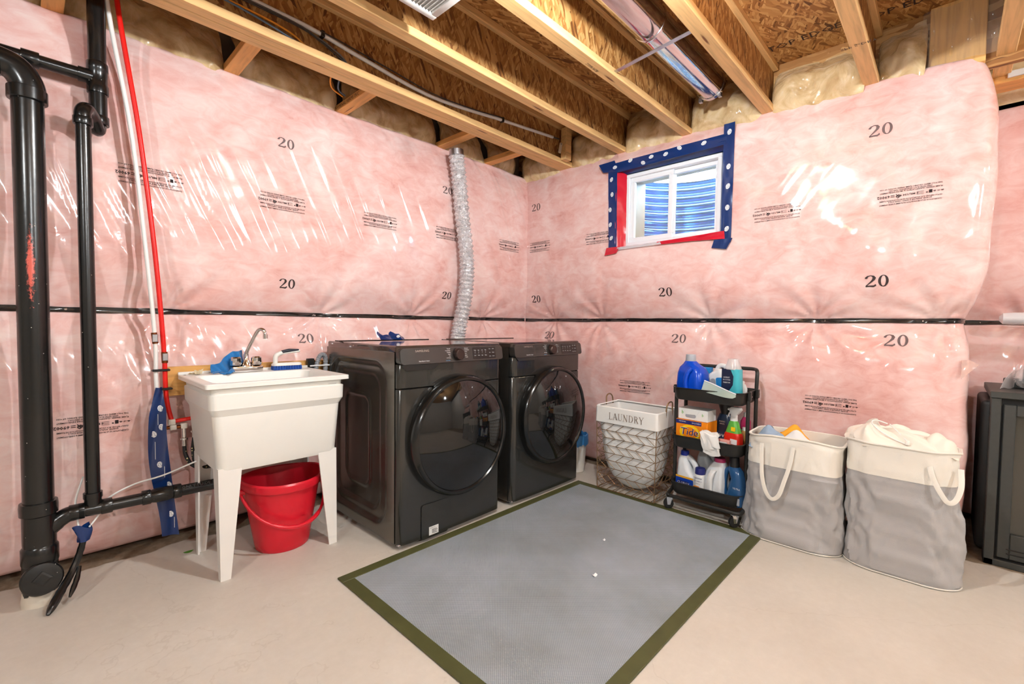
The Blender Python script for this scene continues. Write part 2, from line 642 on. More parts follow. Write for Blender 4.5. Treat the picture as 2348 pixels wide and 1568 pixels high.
def m_clear(name, tint=(235, 240, 240), dens=0.25, rough=0.05):
    """thin clear film or pane: mostly see-through, with its own gloss"""
    m, nt, p = newmat(name)
    p.inputs['Base Color'].default_value = lin(tint)
    p.inputs['Roughness'].default_value = rough
    p.inputs['Specular IOR Level'].default_value = 0.8
    tr = N(nt, 'ShaderNodeBsdfTransparent')
    mx = N(nt, 'ShaderNodeMixShader')
    mx.inputs['Fac'].default_value = dens
    nt.links.new(tr.outputs['BSDF'], mx.inputs[1])
    nt.links.new(p.outputs['BSDF'], mx.inputs[2])
    nt.links.new(mx.outputs['Shader'], nt.nodes['Material Output'].inputs['Surface'])
    return m

def m_mat_field():
    m, nt, p = newmat('grey_woven_vinyl')
    v = coords(nt, (1, 1, 1), (0, 0, 0.0))
    ck = N(nt, 'ShaderNodeTexVoronoi', Scale=160.0)
    ck.inputs['Randomness'].default_value = 0.0
    nt.links.new(coords(nt, (1, 1, 1), (0, 0, PI / 4)), ck.inputs['Vector'])
    n1 = N(nt, 'ShaderNodeTexNoise', Scale=2.0, Detail=5.0, Roughness=0.6)
    nt.links.new(v, n1.inputs['Vector'])
    base = ramp(nt, n1.outputs['Fac'], [(0.3, lin((152, 158, 158))), (0.5, lin((168, 176, 181))), (0.7, lin((182, 190, 199)))])
    dk = ramp(nt, ck.outputs['Distance'], [(0.25, (1, 1, 1, 1)), (0.62, (0.58, 0.58, 0.60, 1))])
    mx = N(nt, 'ShaderNodeMix', data_type='RGBA', blend_type='MULTIPLY')
    mx.inputs['Factor'].default_value = 1.0
    nt.links.new(base, mx.inputs['A'])
    nt.links.new(dk, mx.inputs['B'])
    nt.links.new(mx.outputs['Result'], p.inputs['Base Color'])
    p.inputs['Roughness'].default_value = 0.45
    inv = N(nt, 'ShaderNodeMath', operation='MULTIPLY')
    inv.inputs[1].default_value = -1.0
    nt.links.new(ck.outputs['Distance'], inv.inputs[0])
    nt.links.new(bump(nt, inv.outputs['Value'], 0.5, 0.004), p.inputs['Normal'])
    return m

def m_emit(name, rgb, strength):
    m, nt, p = newmat(name)
    p.inputs['Base Color'].default_value = (0.9, 0.9, 0.9, 1)
    p.inputs['Emission Color'].default_value = (*rgb, 1)
    p.inputs['Emission Strength'].default_value = strength
    return m

def m_braid():
    m, nt, p = newmat('black_braid_with_yellow_flecks')
    vo = N(nt, 'ShaderNodeTexVoronoi', Scale=62.0)
    vo.inputs['Randomness'].default_value = 0.4
    nt.links.new(coords(nt), vo.inputs['Vector'])
    nt.links.new(ramp(nt, vo.outputs['Distance'], [(0.16, lin((235, 215, 150))), (0.24, lin((26, 24, 22)))]), p.inputs['Base Color'])
    p.inputs['Roughness'].default_value = 0.5
    return m

def m_foil():
    m, nt, p = newmat('crinkled_foil')
    p.inputs['Base Color'].default_value = lin((238, 238, 240))
    p.inputs['Metallic'].default_value = 0.55
    p.inputs['Roughness'].default_value = 0.18
    n = N(nt, 'ShaderNodeTexNoise', Scale=42.0, Detail=3.0, Roughness=0.6, Distortion=0.8)
    nt.links.new(coords(nt), n.inputs['Vector'])
    nt.links.new(bump(nt, n.outputs['Fac'], 1.0, 0.03), p.inputs['Normal'])
    return m

MT = {}
MT['pink'] = m_pink('pink_wool_under_poly_left', (0, 0.42, 0), (12, 12, 0.42), 0.50, 0.12)
MT['pink_r'] = m_pink('pink_wool_under_poly_right', (-0.6, 0, 0), (3.0, 3.0, 0.9), 0.16, 0.065)
MT['batt'] = m_batt()
MT['osb_x'] = m_osb('strand_board_subfloor', 'xy')
MT['osb_w'] = m_osb('strand_board_web', 'xz', 0.94)
MT['lumber'] = m_wood('pale_spruce', (226, 182, 122), (2.2, 34, 34))
MT['lumber_y'] = m_wood('orange_spruce', (222, 164, 92), (34, 3, 34))
MT['board'] = m_wood('yellow_pine_board', (224, 168, 92), (3, 30, 30))
MT['board_v'] = m_wood('yellow_pine_upright', (226, 176, 104), (30, 30, 3))
MT['floor'] = m_floor()
MT['abs'] = m_abs('black_drain_plastic')
MT['abs_big'] = m_abs('black_drain_plastic_chalked', marks=True)
MT['abs_foot'] = m_abs('black_drain_plastic_paint_daubed', paint=True)
MT['concrete'] = mat('grey_concrete', (150, 142, 130), 0.9, var=0.15, vscale=8)
MT['drywall'] = mat('pale_wall', (196, 190, 182), 0.85, var=0.05, vscale=3)
MT['white_pl'] = mat('white_moulded_plastic', (236, 233, 226), 0.38, spec=0.5, var=0.02, vscale=4)
MT['white_leg'] = mat('white_leg_plastic', (236, 232, 226), 0.45)
MT['chrome'] = mat('chrome', (225, 222, 220), 0.08, metal=1.0)
MT['steel'] = mat('galvanised_steel', (186, 186, 190), 0.3, metal=1.0, var=0.06, vscale=30)
MT['red_pl'] = mat('red_bucket_plastic', (220, 26, 46), 0.33, spec=0.5)
MT['pex_red'] = mat('red_pex', (232, 26, 16), 0.35)
MT['pex_white'] = mat('white_pex', (238, 236, 232), 0.4)
MT['copper'] = mat('copper_crimp', (132, 74, 40), 0.35, metal=1.0)
MT['brassw'] = mat('cream_fitting', (228, 218, 204), 0.4)
MT['black'] = mat('black_plastic', (24, 23, 22), 0.4)
MT['strap'] = mat('black_strap_film', (38, 34, 32), 0.22, coat=0.5)
MT['tape_blue'] = mat('blue_tape', (8, 46, 104), 0.28, coat=0.4, grain=0.15, gscale=25)
MT['tape_red'] = mat('red_tape', (206, 22, 48), 0.22, coat=0.6, grain=0.25, gscale=30)
MT['white_print'] = mat('white_print', (240, 240, 240), 0.5)
MT['ink'] = mat('black_ink', (52, 34, 32), 0.6)
MT['ink_soft'] = mat('worn_grey_ink', (104, 82, 80), 0.6)
MT['cloth_blue'] = mat('blue_cloth', (36, 118, 184), 0.85, sheen=0.2, grain=0.3, gscale=300)
MT['brush_blue'] = mat('blue_bristle', (20, 74, 160), 0.6)
MT['grip'] = mat('dark_navy_grip', (32, 36, 48), 0.4)
MT['hose_grey'] = mat('grey_hose', (150, 152, 156), 0.45)
MT['wash'] = mat('dark_steel_side', (112, 106, 98), 0.26, metal=0.85, coat=0.25)
MT['wash_front'] = mat('dark_steel_front', (68, 67, 64), 0.22, metal=0.65, coat=0.4, coat_rough=0.03)
MT['wash_top'] = mat('dark_top', (74, 62, 56), 0.10, metal=0.4, coat=0.6)
MT['panel'] = mat('black_panel_gloss', (48, 45, 42), 0.22, coat=0.3)
MT['door_ring'] = mat('black_gloss_ring', (18, 18, 17), 0.22, coat=0.25, coat_rough=0.05)
MT['door_glass'] = mat('smoked_door_glass', (16, 16, 16), 0.04, coat=0.25, coat_rough=0.02, spec=0.5)
MT['dial'] = mat('brushed_bronze_dial', (84, 70, 66), 0.32, metal=0.85)
MT['marks'] = mat('pale_control_marks', (225, 225, 225), 0.5)
MT['marks_blue'] = mat('blue_control_mark', (90, 180, 230), 0.5)
MT['logo'] = mat('silver_logo', (190, 178, 168), 0.3, metal=0.8)
MT['sticker'] = mat('white_sticker', (226, 226, 222), 0.5)
MT['mat_field'] = m_mat_field()
MT['mat_edge'] = mat('olive_binding', (80, 81, 44), 0.5, var=0.12, vscale=12)
MT['wire'] = mat('bronze_wire', (158, 126, 92), 0.4, metal=0.7)
MT['canvas_w'] = mat('white_liner_cotton', (238, 235, 230), 0.9, sheen=0.1, grain=0.2, gscale=400)
MT['thread'] = mat('brown_lettering', (124, 98, 78), 0.7)
MT['cart'] = mat('black_cart_metal', (36, 34, 31), 0.42, spec=0.5)
MT['rubber'] = mat('black_rubber', (24, 23, 22), 0.6)
MT['canvas_cream'] = mat('cream_canvas', (236, 229, 217), 0.9, grain=0.25, gscale=350)
MT['canvas_grey'] = mat('grey_canvas', (176, 172, 170), 0.9, grain=0.3, gscale=350)
MT['liner_cream'] = mat('pale_cream_liner', (240, 230, 216), 0.9)
MT['stove'] = mat('charcoal_stove_metal', (70, 71, 68), 0.5, metal=0.3, var=0.05, vscale=60)
MT['stove_dk'] = mat('black_stove_metal', (26, 25, 23), 0.55)
MT['stove_glass'] = mat('stove_door_glass', (62, 60, 52), 0.08, coat=0.6)
MT['glass'] = m_clear('window_glass', (225, 235, 240), 0.10, 0.02)
MT['film'] = m_clear('clear_poly_film', (236, 224, 214), 0.08, 0.10)
MT['zipbag'] = m_clear('zip_bag_film', (208, 224, 210), 0.62, 0.08)
MT['vinyl'] = mat('white_window_vinyl', (236, 238, 242), 0.35)
MT['well'] = mat('galvanised_well_sky_tint', (92, 146, 214), 0.22, metal=0.9)  # blue tint of the sky put into the steel's base colour
MT['gravel'] = mat('window_well_gravel', (88, 84, 80), 0.9, var=0.3, vscale=60)
MT['foil'] = m_foil()
MT['duct'] = mat('shiny_sheet_metal', (206, 204, 206), 0.13, metal=1.0)
MT['cable_grey'] = mat('grey_cable', (96, 94, 92), 0.4)
MT['cable_dark'] = mat('dark_cable', (52, 42, 36), 0.4)
MT['cable_orange'] = mat('orange_cable', (236, 150, 30), 0.45)
MT['cable_blue'] = mat('slate_blue_cable', (86, 104, 124), 0.45)
MT['braid'] = m_braid()
MT['grille'] = mat('white_register', (226, 224, 220), 0.45)
MT['paper'] = mat('buff_card_tag', (206, 190, 160), 0.8)
MT['bag_blue'] = mat('blue_bin_liner', (66, 140, 206), 0.3, coat=0.3, grain=0.3, gscale=40)

# bottle colours
for nm, c, r in (('jug_blue', (4, 72, 196), 0.22), ('cap_silver', (168, 170, 176), 0.3), ('jug_white', (234, 234, 232), 0.35), ('jug_grey', (226, 228, 230), 0.4),
                 ('lab_blue', (30, 136, 206), 0.4), ('lab_navy', (26, 34, 62), 0.4), ('teal', (72, 182, 196), 0.15), ('soap_orange', (248, 140, 6), 0.45),
                 ('soap_yellow', (252, 208, 10), 0.45), ('soap_navy', (30, 36, 110), 0.45), ('carton', (232, 232, 228), 0.6), ('green', (96, 178, 40), 0.45),
                 ('softener_navy', (38, 60, 92), 0.2), ('cap_black', (24, 24, 26), 0.3), ('spray_red', (226, 44, 28), 0.3), ('spray_green', (92, 176, 66), 0.35),
                 ('magenta', (206, 52, 112), 0.3), ('cap_blue', (20, 48, 160), 0.3), ('cap_pink', (176, 44, 92), 0.4), ('lab_deepblue', (16, 64, 168), 0.4),
                 ('lab_yellow', (240, 176, 40), 0.4), ('navy_jug', (40, 84, 130), 0.16), ('pinktray', (236, 170, 160), 0.3), ('amber', (170, 130, 70), 0.3),
                 ('shirt_blue', (150, 170, 192), 0.9), ('shirt_orange', (246, 168, 48), 0.9), ('shirt_white', (228, 226, 224), 0.9), ('shirt_dark', (52, 54, 60), 0.9),
                 ('roll_white', (226, 228, 232), 0.25), ('yellow_tape', (238, 210, 20), 0.4), ('leaf', (70, 128, 30), 0.6), ('tan_scrap', (214, 196, 160), 0.8)):
    MT[nm] = mat(nm, c, r)

# ================================================================== the setting
XB, YB = -7.0, -7.0                       # far ends of the basement, behind the camera
ZJ, ZS = 2.371, 2.673                     # underside of joists, underside of subfloor
XR = 0.66                                 # insulated wall of the recess at right
struct(MB().box(XB, 1.2, YB, 0.5, -0.12, 0.0).build('floor', MT['floor'], smooth=False))
struct(MB().box(XB, 1.2, YB, 0.6, ZS, ZS + 0.02).build('ceiling', MT['osb_x'], smooth=False))
ceil_o = bpy.data.objects['ceiling']
struct(MB().box(XB - 0.1, XB, YB, 0.5, 0, ZS).build('wall_far', MT['drywall'], smooth=False))
struct(MB().box(XB, 1.2, YB - 0.1, YB, 0, ZS).build('wall_behind', MT['drywall'], smooth=False))

# poured foundation behind the insulation, with the window opening
WY0, WY1, WZ0, WZ1 = -1.612, -0.936, 1.678, 2.200       # window frame outer size (in plane x = .05)
fnd = MB()
fnd.box(0.14, 0.34, -2.60, 0.5, 0, WZ0)
fnd.box(0.14, 0.34, -2.60, 0.5, WZ1, ZJ)
fnd.box(0.14, 0.34, WY1, 0.5, WZ0, WZ1)
fnd.box(0.14, 0.34, -2.60, WY0, WZ0, WZ1)
fnd.box(0.34, 1.0, -2.70, -2.60, 0, ZS)
fnd.box(0.86, 1.0, YB, -2.60, 0, ZS)
struct(MB().box(0.145, 0.18, -2.95, 0.3, ZJ - 0.04, ZS).build('trim_1', MT['osb_w'], smooth=False))
struct(MB().box(0.86, 0.9, YB, -2.6, ZJ - 0.04, ZS).build('trim_2', MT['osb_w'], smooth=False))
struct(fnd.build('wall_foundation_right', MT['concrete'], smooth=False))
struct(MB().box(XB, 0.5, 0.24, 0.44, 0, ZS).build('wall_foundation_left', MT['concrete'], smooth=False))

# ---- pillowy insulation blankets -------------------------------------------------
SEAM = 1.135
def pillow(z):
    z = np.asarray(z, float)
    a = np.where(z < SEAM, z - 0.035, z - SEAM)
    b = np.where(z < SEAM, SEAM - z, 2.42 - z)
    qa = np.clip(a / 0.42, 0, 1)
    qb = np.clip(b / 0.42, 0, 1)
    return (1 - (1 - qa) ** 2.6) * (1 - (1 - qb) ** 2.6)

def height(s, z, nails, seed, ang, fold=1.0):
    s, z = np.asarray(s, float), np.asarray(z, float)
    bul = pillow(z)
    h = -0.085 * (1 - bul)
    h = h + 0.020 * fbm(s * 1.6, z * 1.6, seed, 3) * (0.25 + 0.75 * bul)
    h = h + 0.0025 * fbm(s * 7, z * 7, seed + 11, 2)
    # long drawn folds of the film
    ca, sa = math.cos(ang), math.sin(ang)
    w = s * ca + z * sa
    t = -s * sa + z * ca
    wp = 0.10 * fbm(s * 2.2, z * 2.2, seed + 5, 2)
    msk = np.clip(fbm(s * 1.1 + 4, z * 1.1, seed + 9, 2) * 1.6 + 0.45, 0, 1)
    h = h + fold * 0.0050 * np.clip(ridge((w + wp) * 13, t * 1.3, seed + 21), 0, 1) * msk * (0.3 + 0.7 * bul)
    for k, sn in enumerate(nails):
        dx, dz = s - sn, z - SEAM
        r = np.sqrt(dx * dx + dz * dz) + 1e-6
        th = np.arctan2(dz, dx)
        env = np.exp(-r / 0.20) * (1 - np.exp(-(r / 0.035) ** 2))
        h = h - 0.022 * np.exp(-(r / 0.10) ** 2)
        h = h + 0.012 * env * np.cos(9 * th + 2.1 * k + 3.0 * vn(th * 2.0, r * 4, seed + k))
    return h

NAIL_L = [-3.3, -2.53, -1.78, -1.12, -0.42]
NAIL_R = [0.25, 0.72, 1.56, 2.14, 2.66]
def hl(x, z):
    return height(x, z, NAIL_L, 3, 0.50)
OPEN = (0.885, 1.655, 1.664, 2.245)       # opening in the right blanket: s0, s1, z0, z1
def hr(s, z):
    h = height(s, z, NAIL_R, 41, -0.62, np.where(np.asarray(z) < SEAM, 0.8, 0.18))
    dx = np.maximum(np.maximum(OPEN[0] - s, s - OPEN[1]), 0)
    dz = np.maximum(np.maximum(OPEN[2] - z, z - OPEN[3]), 0)
    d = np.sqrt(dx * dx + dz * dz)
    k = np.clip(d / 0.16, 0, 1)
    k = k * k * (3 - 2 * k)
    return h * k

def grid_mesh(name, P, m, parent=None, keep=None):
    nu, nv = P.shape[:2]
    idx = np.arange(nu * nv).reshape(nu, nv)
    q = np.stack([idx[:-1, :-1], idx[1:, :-1], idx[1:, 1:], idx[:-1, 1:]], -1)
    if keep is not None:
        q = q[keep]
    return mesh(name, P.reshape(-1, 3), q.reshape(-1, 4).tolist(), m, parent, True, 80)

# left blanket, with its top edge rolled back towards the rim
zs = np.concatenate([[0.035], np.linspace(0.05, 2.36, 190)])
xs = np.linspace(-3.75, 0.13, 300)
X, Z = np.meshgrid(xs, zs, indexing='ij')
H = hl(X, Z)
P = np.stack([X, -H, Z], -1)
low = P[:, :1].copy(); low[..., 1] += 0.10
rows = [low, P]
for k in range(1, 9):
    a = k / 8 * PI / 2
    top = P[:, -1:].copy()
    top[..., 1] += 0.085 * (1 - math.cos(a)) + 0.012 * k / 8 * fbm(X[:, -1:] * 6, k * 0.2 + 0 * X[:, -1:], 77, 2)
    top[..., 2] += 0.045 * math.sin(a) + 0.018 * fbm(X[:, -1:] * 3.0, 0 * X[:, -1:], 78, 3)
    rows.append(top)
back = rows[-1].copy(); back[..., 1] += 0.12
rows.append(back)
wl = struct(grid_mesh('wall_left', np.concatenate(rows, 1)[:, :, [0, 1, 2]], MT['pink']))
struct(MB().box(XB, -3.7, 0.02, 0.20, 0.03, ZJ).build('wall_left_beyond', MT['drywall'], smooth=False))

# right blanket, round its end into the recess
def s_end(z):
    return 2.695 + pillow(z) * np.where(z > SEAM, 0.078, 0.028) + 0.010 * fbm(z * 4, 0 * z, 92, 3)
ss = np.unique(np.concatenate([np.linspace(-0.13, OPEN[0], 84), np.linspace(OPEN[0], OPEN[1], 54), np.linspace(OPEN[1], 2.735, 92)]))
zs = np.unique(np.concatenate([[0.035], np.linspace(0.05, OPEN[2], 120), np.linspace(OPEN[2], OPEN[3], 46), np.linspace(OPEN[3], 2.365, 14)]))
S, Z = np.meshgrid(ss, zs, indexing='ij')
S2 = np.where(S > 2.0, 2.0 + (S - 2.0) / 0.735 * (s_end(Z) - 2.0), S)
H = hr(S2, Z)
Hn = H - 0.035 * np.clip((S - 2.45) / 0.285, 0, 1) ** 3
P = np.stack([-Hn, -S2, Z], -1)
cols = [P]
Re = 0.10
for k in range(1, 10):
    a = k / 9 * PI / 2
    e = P[-1:].copy()
    e[..., 0] += Re * (1 - math.cos(a))
    e[..., 1] -= 0.055 * math.sin(a)
    cols.append(e)
e = cols[-1].copy(); e[..., 0] = XR + 0.2
cols.append(e)
P = np.concatenate(cols, 0)
low = P[:, :1].copy(); low[..., 0] += 0.10
rows = [low, P]
for k in range(1, 7):
    a = k / 6 * PI / 2
    t = P[:, -1:].copy()
    t[..., 0] += 0.09 * (1 - math.cos(a))
    t[..., 2] += 0.03 * math.sin(a) + 0.008 * fbm(P[:, -1:, 1] * 5, 0 * P[:, -1:, 1], 79, 3)
    rows.append(t)
b = rows[-1].copy(); b[..., 0] += 0.12
rows.append(b)
P = np.concatenate(rows, 1)
cs = -(P[:-1, :-1, 1] + P[1:, 1:, 1]) / 2
cz = (P[:-1, :-1, 2] + P[1:, 1:, 2]) / 2
keep = ~((cs > OPEN[0]) & (cs < OPEN[1]) & (cz > OPEN[2]) & (cz < OPEN[3]))
wr = struct(grid_mesh('wall_right', P, MT['pink_r'], keep=keep))

# recess wall behind the stove
ss = np.linspace(2.70, 4.2, 110)
zs = np.linspace(0.03, 2.30, 130)
S, Z = np.meshgrid(ss, zs, indexing='ij')
H = height(S, Z, [3.0, 3.4], 63, 0.4, 1.3)
P = np.stack([XR - H, -S, Z], -1)
t = P[:, -1:].copy(); t[..., 0] += 0.14; t[..., 2] += 0.03
wrec = struct(grid_mesh('wall_recess', np.concatenate([P, t], 1), MT['pink_r']))
struct(MB().box(0.70, 0.84, YB, -4.15, 0, ZJ).build('wall_recess_beyond', MT['drywall'], smooth=False))

# black straps pinning the blankets at mid height (parts of their walls)
def strap(name, fn, s0, s1, parent, seed):
    n = 160
    rows = []
    for i in range(n + 1):
        s = s0 + (s1 - s0) * i / n
        dz = 0.004 * float(fbm(s * 5, 0.3, seed, 3))
        hh = 0.010 + 0.004 * float(vn(s * 9, 1.7, seed))
        rows.append([fn(s, SEAM + dz - hh), fn(s, SEAM + dz - hh * 0.3), fn(s, SEAM + dz + hh * 0.3), fn(s, SEAM + dz + hh)])
    o = MB().grid(rows).build(name, MT['strap'], parent)
    for k in range(7):
        s = s0 + (s1 - s0) * (k + 0.5) / 7
        c = fn(s, SEAM)
        MB().lathe([(0.006, 0), (0.005, 0.003), (0.002, 0.005)], (0, 0, 0), 'y', 10).xf(lambda x, y, z: (c[0] + x, c[1] - y, c[2] + z)).build('nail_head', MT['chrome'], o)
    return o
pl = lambda d: (lambda x, z: (x, -float(hl(x, z)) - d, z))
def right_pt(s, z, d):
    """a point d in front of the right blanket, following it round its end"""
    se = float(s_end(np.float64(z)))
    sm = min(s, se)
    S_ = sm if sm <= 2.0 else 2.0 + (sm - 2.0) / (se - 2.0) * 0.735
    hn = float(hr(sm, z)) - 0.035 * min(1, max(0, (S_ - 2.45) / 0.285)) ** 3
    a = min(PI / 2, max(0, (s - se) / 0.08))
    return (-hn + 0.10 * (1 - math.cos(a)) - d * math.cos(a), -(sm + 0.055 * math.sin(a)) - d * math.sin(a), z)
pr = lambda d: (lambda s, z: right_pt(s, z, d))
strap('strap', pl(0.006), -3.7, 0.07, wl, 5)
strap('strap', pr(0.006), -0.07, 2.80, wr, 6)
strap('strap', lambda s, z: (XR - float(height(s, z, [3.0, 3.4], 63, 0.4, 1.3)) - 0.006, -s, z), 2.72, 4.1, wrec, 8)

# ---- print on the film: thickness stamps and the maker's text block ---------------
def digit20(worn):
    """the stamp '20' as outlines in a 1 x 1 box; thick and thin strokes"""
    mb = MB()
    def stroke(pts):
        L, Rr = [], []
        for i, (x, y, w) in enumerate(pts):
            a = pts[max(i - 1, 0)]; b = pts[min(i + 1, len(pts) - 1)]
            tx, ty = b[0] - a[0], b[1] - a[1]
            l = math.hypot(tx, ty) or 1
            L.append((x - ty / l * w, y + tx / l * w)); Rr.append((x + ty / l * w, y - tx / l * w))
        v = L + Rr; n = len(pts)
        mb.add([(x, y, 0) for x, y in v], [(i, n + i, n + i + 1, i + 1) for i in range(n - 1)])
    two = [(0.03, 0.72, .05), (0.04, 0.80, .06), (0.10, 0.92, .04), (0.22, 0.98, .03), (0.34, 0.92, .055), (0.39, 0.78, .075), (0.36, 0.62, .065), (0.25, 0.42, .045), (0.12, 0.22, .03), (0.03, 0.08, .025)]
    stroke(two)
    stroke([(0.02, 0.06, .06), (0.20, 0.07, .055), (0.36, 0.05, .075), (0.44, 0.12, .05), (0.45, 0.22, .02)])
    mo = []
    n = 28
    vv, ff = [], []
    for k in range(n):
        a = 2 * PI * k / n
        vv += [(0.78 + 0.22 * math.cos(a), 0.5 + 0.5 * math.sin(a), 0), (0.78 + 0.105 * math.cos(a), 0.5 + 0.44 * math.sin(a), 0)]
    for k in range(n):
        a, b = 2 * k, 2 * ((k + 1) % n)
        ff.append((a, b, b + 1, a + 1))
    mb.add(vv, ff)
    return mb
D20 = digit20(0)
def stamp(fn, s, z, w, parent, flip, m):
    v = [(s + flip * (x - 0.5) * w, z + (y - 0.5) * w * 0.62) for x, y, _ in D20.v]
    mb = MB().add([fn(a, b) for a, b in v], D20.f)
    return mb.build('thickness_stamp', MT[m], parent, smooth=False)

LINES = ['THIS POLY MEETS OBC/NBC FLAME SPREAD RATING OF <150', 'WHEN TESTED IN ACCORDANCE WITH CAN4-S102.2',
         'FLAME SPREAD CLASSIFICATION, & SMOKE DEVELOPMENT', None,
         'CE POLY REPOND AUX SPECIFICATIONS DE PROPAGATION DE FLAMME', 'QUAND ANALYSE D\'APRES CAN4-S102.2',
         'CLASSIFICATION DE LA PROPAGATION DE FLAMME & DEVELOPPEMENT']
def block_outline():
    mb = MB()
    I = lambda x, y: (x, y, 0)
    ys = [0.45, 0.345, 0.25, 0.02, -0.215, -0.31, -0.43]
    for ln, y in zip(LINES, ys):
        if ln is None:
            continue
        v, f = text2d(ln, 1.0, 'CENTER', 1.05, 1, 0.018)
        xs_ = [p[0] for p in v]
        wd = max(xs_) - min(xs_)
        tgt = 2.30 if len(ln) > 45 else 1.6
        k = tgt / wd
        mb.add([(-x * k, y - yy * 0.105, 0) for x, yy in v], f)      # printed upside down
    for body, x, sz in (('69002', -1.0, 0.20), ('6 MIL/150 UM', -0.1, 0.14), ('. dB-15 dB .', 1.02, 0.10)):
        v, f = text2d(body, sz, 'CENTER', 1.0, 1, 0.022)
        mb.add([(x - a, 0.02 - b * 1.05, 0) for a, b in v], f)
    for k in range(2):
        mb.box(-0.72, -0.57, 0.05 - k * 0.08, 0.08 - k * 0.08, 0, 0.0001)
    for k in range(3):
        mb.box(0.24, 0.50, 0.085 - k * 0.075, 0.10 - k * 0.075, 0, 0.0001)
    mb.box(0.68, 0.80, -0.06, 0.12, 0, 0.0001)
    mb.lathe([(0.035, 0), (0.034, 0.0001)], (0.61, -0.01, 0), 'z', 12)
    for (x0, y0, x1, y1) in ((-0.52, 0.12, -0.40, -0.10), (-0.52, -0.02, -0.44, -0.12), (-0.44, -0.12, -0.34, 0.0), (-0.34, 0.0, -0.42, 0.08), (-0.42, 0.08, -0.52, -0.02)):
        d = Vector((x1 - x0, y1 - y0, 0)).normalized()
        nn = Vector((-d.y, d.x, 0)) * 0.014
        a, b = Vector((x0, y0, 0)), Vector((x1, y1, 0))
        mb.add([a + nn, b + nn, b - nn, a - nn], [(0, 1, 2, 3)])
    return mb
BLK = block_outline()
def block(fnv, s, z, flip, parent, w=0.235, cut=None):
    V = np.array(BLK.v)
    a = s + flip * V[:, 0] * w / 2.3
    b = z + V[:, 1] * 0.088
    f = BLK.f
    if cut is not None:
        okv = (a > cut[0]) & (a < cut[1])
        f = [q for q in f if all(okv[i] for i in q)]
        used = sorted({i for q in f for i in q})
        mp = {o: i for i, o in enumerate(used)}
        a, b = a[used], b[used]
        f = [tuple(mp[i] for i in q) for q in f]
    return mesh('printed_text', fnv(a, b), f, MT['ink'], parent, False)
fl = lambda a, b: np.stack([a, -hl(a, b) - 0.0022, b], -1)
def fr(a, b):
    se = s_end(b)
    S_ = np.where(a > 2.0, 2.0 + (a - 2.0) / (se - 2.0) * 0.735, a)
    hn = hr(a, b) - 0.035 * np.clip((S_ - 2.45) / 0.285, 0, 1) ** 3
    return np.stack([-hn - 0.0022, -a, b], -1)
for x in (-3.19, -2.60, -2.022, -1.421, -0.867, -0.216):
    block(fl, x, 1.747, 1, wl)
block(fl, -2.815, 0.63, 1, wl)
for x, z, m in ((-2.003, 2.077, 'ink_soft'), (-1.993, 1.306, 'ink'), (-0.855, 1.302, 'ink'), (-1.886, 0.996, 'ink_soft'), (-0.875, 2.065, 'ink_soft')):
    stamp(pl(0.0022), x, z, 0.085, wl, 1, m)
for s in (0.135, 0.745, 1.945, 2.53):
    block(fr, s, 1.757, 1, wr, cut=(0.03, 0.868) if s < 0.9 else None)
for s, z in ((1.065, 0.652), (2.238, 0.676)):
    block(fr, s, z, 1, wr)
for s, z, m in ((2.405, 2.106, 'ink_soft'), (2.416, 1.338, 'ink'), (1.275, 1.328, 'ink'), (0.092, 1.315, 'ink'), (0.239, 1.006, 'ink_soft'), (1.370, 1.011, 'ink_soft'), (2.50, 1.035, 'ink_soft'), (0.097, 2.096, 'ink_soft')):
    stamp(pr(0.0022), s, z, 0.095, wr, 1, m)

# ---- ceiling joists ---------------------------------------------------------------
SP, Y0, FW = 0.4877, -0.434, 0.065
ORD = ['doubled wooden I-joist nearest the left wall, cables running along its web',
       'wooden I-joist second from the left wall, beside the white ceiling register',
       'wooden I-joist third from the left wall, left of the round metal duct',
       'wooden I-joist right of the round metal duct, ending above the window side of the wall',
       'wooden I-joist with black stamps, between two insulated bays above the right wall',
       'wooden I-joist at the far right, resting on the plate over the stove recess']
for k in range(6):
    y = Y0 - SP * k
    x1 = 0.13 if k < 5 else 0.62
    t = thing('ceiling_joist', ORD[k], 'joist', (0, y + FW / 2, ZJ), 'floor joists overhead')
    nb = 2 if k == 0 else 1
    for q in range(nb):
        yy = y + q * FW
        gap = 0.0008 if nb == 2 else 0
        MB().rbox(XB, x1, yy + gap, yy + FW - gap, ZJ, ZJ + 0.038, 0.003, 1).build('flange', MT['lumber'], t)
        MB().box(XB, x1, yy + FW / 2 - 0.0055, yy + FW / 2 + 0.0055, ZJ + 0.038, ZS - 0.038).build('web', MT['osb_w'], t, False)
        MB().rbox(XB, x1, yy, yy + FW, ZS - 0.038, ZS, 0.003, 1).build('flange', MT['lumber'], t)
    if k in (2, 4):
        mb = MB()
        fn = (lambda yc: (lambda u, v: (u, v + yc, ZJ - 0.0008)))(y + FW / 2)
        if k == 4:
            put_text(mb, 'SPF S-DRY', 0.030, lambda u, v: fn(-0.40 + v, -u), 'CENTER', res=1)
        else:
            put_text(mb, '2100F MSR', 0.022, lambda u, v: fn(-1.05 + u, v + 0.010), 'CENTER', res=1)
        mb.build('stamp', MT['ink'], t, False)

# lettering on the subfloor sheets, seen between the joists
for (xc, yc, body) in ((-0.060, -2.06, 'TOP EDGE'), (-0.02, -2.48, 'TOP EDGE')):
    mb = MB()
    fn = lambda u, v: (xc - v, yc - u, ZS - 0.0015)
    put_text(mb, body, 0.075, fn, 'CENTER', res=1)
    mb.build('lettering', MT['ink'], ceil_o, False)

